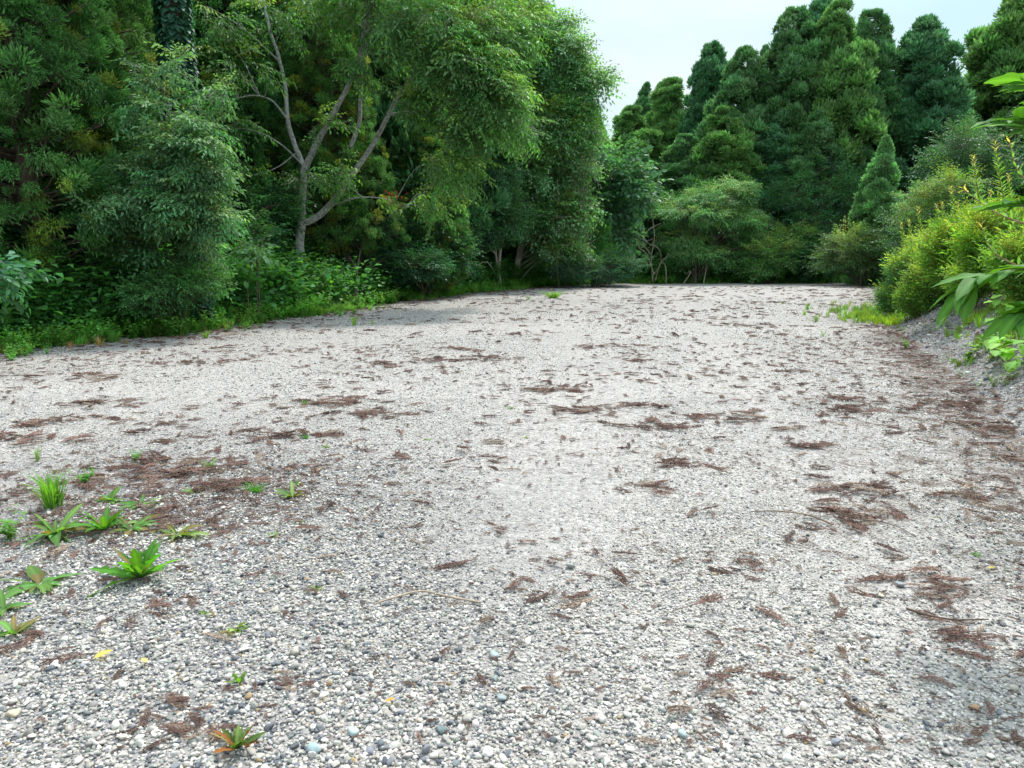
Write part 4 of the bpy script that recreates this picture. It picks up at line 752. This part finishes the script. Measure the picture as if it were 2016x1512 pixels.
BROWN = [(.155, .092, .072), (.125, .072, .057), (.2, .12, .092), (.17, .115, .085), (.28, .21, .16), (.10, .062, .05)]
def sprig_mesh(i, bc):
    V, F, T = SPR[i]; mb = MB(); mb.add(V, F, np.clip(T * np.array(BROWN[bc]), 0, 1)); return mb.mesh('sprig')
SPM = [sprig_mesh(i % 8, i % 6) for i in range(24)]
clumps = [(660, 790, 1.0, 'long flat heap of dead cedar sprigs left of the yard middle'), (745, 812, .8, 'oval heap of dead cedar sprigs right of the long flat heap'), (590, 855, .9, 'rust coloured heap of dead sprigs with small green seedlings'), (1145, 805, .8, 'heap of dead sprigs at the yard middle below the thin trail'), (1295, 836, .9, 'pointed heap of dead sprigs right of the yard middle'), (1085, 765, .9, 'trailing heap of dead sprigs at the yard middle'),
          (757, 720, .5, 'small brown heap of sprigs far left of the yard middle'), (1195, 683, 1.1, 'thin far strip of dead sprigs at the yard middle'), (965, 708, .7, 'far heap of sprigs with one raised twig'), (1258, 709, .5, 'small far dark heap of sprigs'), (1450, 822, .8, 'loose fan of rust sprigs right of the pointed heap'), (1270, 797, .6, 'two joined small sprig heaps above the pointed heap'),
          (240, 935, .9, 'left half of the long dead needle drift behind the weeds'), (330, 915, .9, 'middle of the long dead needle drift behind the weeds'), (410, 925, .6, 'right end of the long dead needle drift'), (470, 955, .5, 'small needle drift beside the flat weeds'), (1700, 965, .7, 'dark sprig heap above the grey fan sprig'), (1690, 1010, .6, 'brown sprig fan behind the grey fan sprig'), (1660, 1045, .45, 'large greyish fan shaped cedar sprig heap with long bare stem'),
          (1460, 1120, .3, 'upturned rust sprig cluster in the lower right gravel'), (1800, 1145, .45, 'long rust sprig trail at the lower right'), (1860, 1175, .35, 'rust sprig fan at the end of the long trail'), (1970, 1285, .35, 'fan of rust sprigs at the right picture edge'), (1960, 1450, .3, 'dark sprig heap in the lower right corner'), (1380, 1350, .22, 'pale edged sprig bundle near the bottom'), (350, 1410, .25, 'dark rust sprig heap near the bottom left'), (390, 1450, .22, 'rust heap just above the dying dandelion'),
          (40, 1275, .28, 'rust sprig pile beside the left edge weeds'), (340, 1195, .22, 'small curled rust sprig pile below the toothed dandelion'), (550, 1355, .2, 'slim sprig bundle in the lower left gravel'), (1290, 960, .4, 'rust sprig flecks left of the grey fan sprig'), (1345, 910, .4, 'curled brown sprig right of the yard centre'), (1590, 882, .5, 'thin brown sprig pair at right middle'), (1560, 847, .4, 'small rust sprig at right middle'), (1665, 790, .7, 'rust sprig heap toward the bank'), (1680, 812, .5, 'small sprig row toward the bank'),
          (1930, 800, 1.2, 'wide straw coloured needle drift at the foot of the bank'), (1850, 800, .8, 'left side of the bank foot needle drift'), (1960, 850, .8, 'dark needle drift near the right picture edge'), (1900, 980, .5, 'brown sprigs half under grey stones at the right'), (120, 830, .9, 'brown sprig heap at the far left'), (40, 860, .7, 'flat sprig heap touching the left picture edge'), (180, 745, 1.2, 'far left sprig strip near the wood edge'), (420, 715, 1.3, 'long thin sprig trail parallel to the wood edge'), (190, 795, .8, 'small sprig heap at the left middle'), (860, 715, .9, 'long thin far sprig heap'), (900, 690, .9, 'far sprig scatter before the wood'), (1440, 640, 1.2, 'farthest sprig strip on the bright gravel'), (330, 1030, .3, 'needle scraps behind the pale trifoliate weed'), (590, 925, .35, 'needle drift near the rosette weeds')]
r = np.random.default_rng(71)
for (px, py, size, lb) in clumps:
    c = gnd(px, py); mb = MB(); D = c[1]; n = int(np.clip(20 * min(size, 1.1), 8, 17)); c = np.array([c[0], c[1], 0]); main = r.normal(0, .5)
    wid = size * .24; P = np.stack([r.normal(0, wid, n), r.normal(0, max(wid * .55, .05), n)], 1); P[:, 1] += P[:, 0] * r.normal(0, .25); z = height(c[0] + P[:, 0], c[1] + P[:, 1]); L_ = r.uniform(.5, 1, n) * np.clip(size * .5, .11, .26)
    a = r.normal(main + (math.pi / 2), .8, n) + np.where(r.uniform(size=n) < .5, math.pi, 0); d = norm(np.stack([np.cos(a), np.sin(a), r.normal(0, .05, n)], 1)) ; d = d[:, [0, 1, 2]]
    dx = norm(np.stack([np.sin(a), np.cos(a) * .6, r.normal(0, .05, n)], 1)); M = basis(dx, (0, 0, 1), r.normal(0, .3, n)); bc = r.choice(len(BROWN), n, p=[.3, .22, .2, .12, .08, .08]); w_ = r.integers(0, 8, n)
    hgt = .008 + .03 * np.exp(-(P[:, 0] / (wid + .01)) ** 2) * r.uniform(0, 1, n) * min(size * 1.5, 1)
    for j in range(8):
        q = w_ == j; mb.stamp(SPR[j], M[q], np.stack([P[q, 0], P[q, 1], z[q] + hgt[q]], 1) - dx[q] * (L_[q] * .5)[:, None], np.array(BROWN)[bc[q]], L_[q])
    o = link('sprig_heap', mb, M_dry); o.location = tuple(c); tag(o, lb, 'needle litter', 'heaps of dead cedar sprigs on the gravel')
# single sprigs: the 290 largest in view as things, the small far ones as one mass
def litter_points(n, y0, y1, r, edge=.6):
    Y = np.sqrt(r.uniform(y0 ** 2, y1 ** 2, n * 4)); X = r.uniform(-.76, .76, n * 4) * Y; P = np.stack([X, Y], 1); g_, cz, lt, ins, dl, df, dr = masks(X, Y)
    k = ins & (r.uniform(size=len(X)) < np.clip(.25 + lt * 1.0 + (vnoise(X, Y, .8, 41) - .5) * 1.2, 0.03, 1)); return P[k][:n]
P = litter_points(285, 2.1, 6.6, r)
for i, (x, y) in enumerate(P):
    o = link('dead_sprig', SPM[i % 24], M_dry); L_ = r.uniform(.05, .15) * (1 + .1 * y); a = r.uniform(0, 6.28)
    o.location = (x, y, hz(x, y) + .009); o.rotation_euler = (r.normal(0, .1), r.normal(0, .3), a); o.scale = (L_,) * 3
    tag(o, 'small loose dead cedar sprig lying singly on the near gravel', 'dead sprig', 'single dead cedar sprigs on the near gravel')
lm_ = MB()
def mass(P, L0, L1, r, h=.01):
    n = len(P); z = height(P[:, 0], P[:, 1]); a = r.uniform(0, 6.28, n); d = norm(np.stack([np.cos(a), np.sin(a), r.normal(0, .05, n)], 1)); M = basis(d, (0, 0, 1), r.normal(0, .3, n)); w_ = r.integers(0, 8, n); bc = r.choice(len(BROWN), n, p=[.3, .22, .2, .12, .06, .1]); L_ = r.uniform(L0, L1, n)
    for j in range(8):
        q = w_ == j; lm_.stamp(SPR[j], M[q], np.stack([P[q, 0], P[q, 1], z[q] + h], 1), np.array(BROWN)[bc[q]], L_[q])
mass(litter_points(2000, 2.1, 6.6, r), .02, .07, r); mass(litter_points(1700, 6.6, 13, r), .05, .18, r); mass(litter_points(1300, 13, 36, r), .10, .34, r)
n = 2200; Q = np.stack([r.uniform(2.5, 9, n), r.uniform(3, 16, n)], 1); dr = seg_dist(Q, RIGHT); mass(Q[(dr < .8) & (r.uniform(size=n) < .8)], .07, .2, r, .015)
P = pts_along(LEFT, 9, -1.0, .3, r, ymin=7, ymax=38); mass(P, .12, .3, r)
P = np.stack([r.normal(-2.3, .9, 900), r.normal(4.5, .75, 900)], 1); mass(P[np.abs(P[:, 0] / P[:, 1]) < .75], .03, .11, r)
tag(link('needle_litter', lm_, M_dry), 'small brown cedar needle litter strewn over the gravel', None, kind='stuff')

# ------------------------------------------------------------------ weeds growing in the gravel
r = np.random.default_rng(81)
G1, G2, G3 = (.075, .24, .035), (.12, .27, .07), (.17, .3, .1)
weeds = [(275, 1145, 130, 'rosette', 1.5, G1, 3, 'largest upright dark green dandelion with toothed leaves at lower left'),
         (205, 1048, 95, 'rosette', .95, G1, 0, 'upright narrow leaved weed behind the largest dandelion'), (258, 1050, 85, 'rosette', .55, G2, 2, 'broad light green lobed rosette between upright weed and pale weed'),
         (110, 1056, 120, 'rosette', .65, G2, 0, 'spreading narrow leaved weed left of the upright one'), (348, 1062, 100, 'rosette', .5, G3, 4, 'pale sprawling divided leaf weed above the largest dandelion'),
         (105, 1000, 110, 'grass', .8, (.13, .3, .05), 0, 'bright thick grass tuft at the left behind the rosettes'), (165, 950, 60, 'herb', .5, G1, 0, 'small leafy clump at the drift behind the grass tuft'),
         (268, 905, 38, 'herb', .7, G1, 0, 'little bushy seedling on the long needle drift'), (215, 988, 48, 'rosette', .7, G2, 0, 'bluish green oval leaved rosette behind the row of weeds'),
         (278, 1002, 75, 'rosette', .35, G2, 2, 'flat pale rosette right of the bluish one'), (382, 972, 45, 'rosette', .4, G3, 0, 'small flat rosette right of the flat pale one'), (505, 975, 75, 'grass', .25, G1, 0, 'low flat creeping green weed left of the upright seedling'),
         (576, 988, 62, 'rosette', .6, G3, 0, 'pale long leaved rosette at left centre'), (585, 962, 24, 'rosette', .9, G2, 0, 'tiny upright leaf pair behind the pale long leaved rosette'), (18, 1062, 100, 'herb', .6, G2, 0, 'leafy weed cut by the left picture edge'),
         (78, 1155, 140, 'rosette', .3, G2, 0, 'sprawling long leaved weed at lower left edge'), (8, 1205, 80, 'rosette', .5, G2, 0, 'weed half outside the left edge below the sprawling one'), (28, 1252, 75, 'rosette', .7, G2, 0, 'tall leaved rosette beside the rust sprig pile'),
         (465, 1248, 52, 'rosette', .45, G3, 0, 'pale four leaved seedling in the lower left gravel'), (410, 1217, 32, 'rosette', .4, G3, 0, 'small round leaved seedling above the pale four leaved one'), (621, 1168, 26, 'rosette', .6, G3, 0, 'tiny cross shaped seedling left of the arched twig'),
         (540, 1066, 26, 'rosette', .5, G3, 0, 'tiny pale seedling at lower left centre'), (588, 1040, 28, 'rosette', .2, G2, 0, 'tiny flat seedling above and right of the pale one'), (472, 1350, 42, 'rosette', 1.1, (.1, .22, .04), 0, 'small erect two leaved shoot near the bottom'),
         (466, 1478, 105, 'rosette', .95, (.09, .16, .04), 3, 'dying dandelion with reddish base at the bottom'), (74, 905, 30, 'grass', 1.4, G3, 0, 'single pale grass blade cluster at the left'), (603, 858, 36, 'herb', .25, G1, 0, 'green seedlings inside the rust coloured heap'),
         (640, 876, 22, 'rosette', .4, G1, 0, 'tiny bright seedling right of the rust coloured heap'), (1008, 800, 20, 'rosette', .4, G2, 0, 'lone tiny seedling near the yard centre'), (600, 793, 26, 'grass', .5, G1, 0, 'tiny grass tuft at the left end of the long flat heap'), (1916, 1090, 28, 'rosette', .4, G2, 0, 'small bright seedling among the grey stones at right'),
         (697, 640, 28, 'grass', 1.0, (.2, .36, .06), 0, 'larger of two lime green grass tufts at the far left yard'), (733, 640, 20, 'grass', .8, (.2, .36, .06), 0, 'smaller of two lime green grass tufts at the far left yard'), (1783, 688, 22, 'herb', 1.0, G1, 0, 'knee high bright seedling at the foot of the bank'),
         (840, 860, 18, 'rosette', .3, G2, 0, 'faint tiny seedling left of the yard centre'), (1620, 660, 18, 'grass', .9, G2, 0, 'thin grass wisp on the far right gravel'), (412, 926, 40, 'herb', .6, G2, 0, 'yellowish seedling on the right end of the needle drift'), (1090, 587, 70, 'grass', .25, (.17, .32, .08), 0, 'far low grass patch in the shade of the wood'), (1040, 590, 26, 'grass', .4, (.12, .25, .08), 0, 'small far grass patch left of the low one'), (405, 665, 40, 'grass', .5, (.15, .28, .08), 0, 'thin grass patch beside the left verge'), (1035, 858, 14, 'rosette', .4, G2, 0, 'tiny pale seedling below the trailing heap'), (280, 1035, 60, 'rosette', .3, G3, 0, 'pale weed leaves filling the row of weeds')]
for (px, py, wpx, kd, hr, col, lob, lb) in weeds:
    c = gnd(px, py); D = math.hypot(c[1], CH); W = wpx / FPX * D * 1.02; c[2] = hz(c[0], c[1]); lv = MB(); col = np.array(col)
    if kd == 'rosette':
        n = int(np.clip(6 + wpx / 8, 5, 22)); 
        for q in range(n):
            a = q * 2.4 + r.uniform(-.7, .7); el = r.uniform(.1, 1.4) * hr; L_ = W * .5 * r.uniform(.6, 1.3) * (1 + .35 * min(hr, 1)); d = norm(np.array([math.cos(a), math.sin(a), el * 1.25]))
            cc = col * r.uniform(.6, 1.1) * np.array([r.uniform(.9, 1.3), 1, 1])
            if r.uniform() < .12: cc = np.array((.2, .16, .06))
            if 'dying' in lb and q % 4 == 0: cc = np.array((.22, .09, .03))
            big_leaf(lv, np.array([math.cos(a), math.sin(a), 0]) * W * .02 + (0, 0, .005), d, L_, L_ * r.uniform(.15, .26) * (1.6 if 'oval' in lb or 'four' in lb or 'round' in lb else 1), cc, r, twist=r.normal(0, .35), droop=r.uniform(.3, .9) * (1 - .3 * min(hr, 1)), lobes=5 if lob in (3, 4) else (3 if lob == 2 else 0), segs=18 if lob and wpx > 60 else 8, fold=.22)
    elif kd == 'grass': lv.stamp(plant_grass(r, int(np.clip(wpx * 1.3, 14, 120)), 1.0, .05, 1.2), np.eye(3)[None], np.zeros((1, 3)), col[None], np.array([[W * .55, W * .55, W * hr]]))
    else: lv.stamp(plant_herb(r, 8, 8, 1.0, .34, .5, leaf4, .8), np.eye(3)[None], np.zeros((1, 3)), col[None], np.array([[W * .55, W * .55, W * hr]]))
    o = link('gravel_weed' if kd != 'grass' else 'grass_tuft', lv, M_weed, smooth=(kd == 'rosette')); o.location = tuple(c); tag(o, lb, 'weed' if kd != 'grass' else 'grass tuft')
# ------------------------------------------------------------------ twigs, fallen leaves and marked stones
def ground_stick(label, pix, r0, r1, col, lift=.012, arch=0.0, name='fallen_twig'):
    pts = [gnd(*q) for q in pix]; m = len(pts)
    for i, q in enumerate(pts): q[2] = hz(q[0], q[1]) + lift + arch * math.sin(math.pi * i / (m - 1))
    return stick_thing(name, label, 'twig', [pts], col, r0, r1, M_bark, 6, 5)
ground_stick('arched pale bark twig lying across the lower centre gravel', [(738, 1197), (775, 1190), (830, 1179), (880, 1186), (945, 1192)], .004, .0055, (.34, .27, .2), .01, .02)
ground_stick('long bare stem leading into the greyish fan sprig', [(1478, 1008), (1530, 1010), (1590, 1018), (1640, 1034)], .003, .006, (.2, .14, .1), .015, .01)
ground_stick('dark curved twig at the lower right', [(1785, 1203), (1830, 1220), (1880, 1228), (1945, 1224)], .006, .0025, (.1, .06, .045), .012, .008)
ground_stick('thin crooked twig left of centre in the lower gravel', [(785, 1052), (805, 1068), (842, 1090)], .003, .002, (.24, .18, .14))
ground_stick('slanting twig right of the greyish fan sprig', [(1735, 1028), (1770, 1040), (1800, 1058)], .004, .002, (.16, .12, .1))
ground_stick('thin straw stalk crossing the bottom right gravel', [(1725, 1412), (1770, 1425), (1800, 1436)], .0018, .0015, (.4, .34, .24))
ground_stick('thin dark twig with raised end on the far gravel', [(943, 695), (948, 706), (985, 710)], .012, .008, (.12, .08, .07), .03)
def yel_leaf(label, px, py, wpx, col, a):
    c = gnd(px, py); D = math.hypot(c[1], CH); L_ = wpx / FPX * D; c[2] = hz(c[0], c[1]) + .02; lv = MB(); big_leaf(lv, np.zeros(3), (math.cos(a), math.sin(a), .25), L_, L_ * .55, col, r, droop=.3, segs=7, fold=.15)
    o = link('fallen_leaf', lv, M_leaf, smooth=True); o.location = tuple(c); tag(o, label, 'leaf')
yel_leaf('bright yellow fallen leaf in the lower left gravel', 188, 1310, 34, (.6, .42, .12), .9); yel_leaf('small yellow fallen leaf near the lower left weeds', 290, 1318, 20, (.5, .4, .15), 2.5); yel_leaf('tiny yellow leaf on the right gravel', 1945, 1125, 16, (.6, .45, .08), .2)
yel_leaf('orange brown curled leaf left of bottom centre', 760, 1392, 18, (.45, .24, .06), .4)
for (px, py, wpx, col, lb) in [(25, 1412, 42, (.55, .45, .28), 'cream yellow stone at the bottom left edge'), (1123, 1118, 28, (.33, .36, .31), 'round grey green pebble right of the arched twig'), (193, 1300, 10, (.5, .4, .2), 'tiny ochre stone touching the yellow leaf'), (695, 1450, 42, (.36, .44, .43), 'pale turquoise stone near the bottom centre'), (870, 1445, 32, (.14, .2, .19), 'dark green angular stone near the bottom'), (985, 1382, 34, (.28, .33, .32), 'blue grey flat stone below the stone ridge'), (960, 1490, 40, (.62, .6, .57), 'large rounded white stone at the bottom centre'), (620, 1480, 44, (.3, .42, .42), 'flat teal stone at the bottom left of centre'), (1918, 1397, 30, (.42, .24, .1), 'orange brown pebble at the lower right'), (1735, 1173, 20, (.6, .52, .3), 'pale yellow pebble left of the dark curved twig'), (1772, 1152, 28, (.25, .27, .3), 'slate grey stone above the pale yellow pebble'), (970, 1295, 34, (.34, .42, .4), 'pale green stone on the crest of the stone ridge'), (975, 1340, 26, (.26, .31, .3), 'grey green stone in the stone ridge'), (1345, 1455, 34, (.33, .42, .4), 'pale greenish stone at the bottom right of centre'), (1548, 1442, 26, (.22, .26, .3), 'slate blue stone at the bottom right')]:
    c = gnd(px, py); D = math.hypot(c[1], CH); s = wpx / FPX * D / 2; v, f, t_ = rock(1, r); mb = MB(); s *= .85; mb.add(v * np.array([1.05, .85, .5]) * s, f, np.array(col) * .6 + np.mean(col) * .25); o = link('stone', mb, M_stone); o.location = (c[0], c[1], hz(c[0], c[1]) + s * .45); o.rotation_euler = (0, 0, r.uniform(0, 6)); tag(o, lb, 'stone')
print('verts', sum(len(m.vertices) for m in bpy.data.meshes))
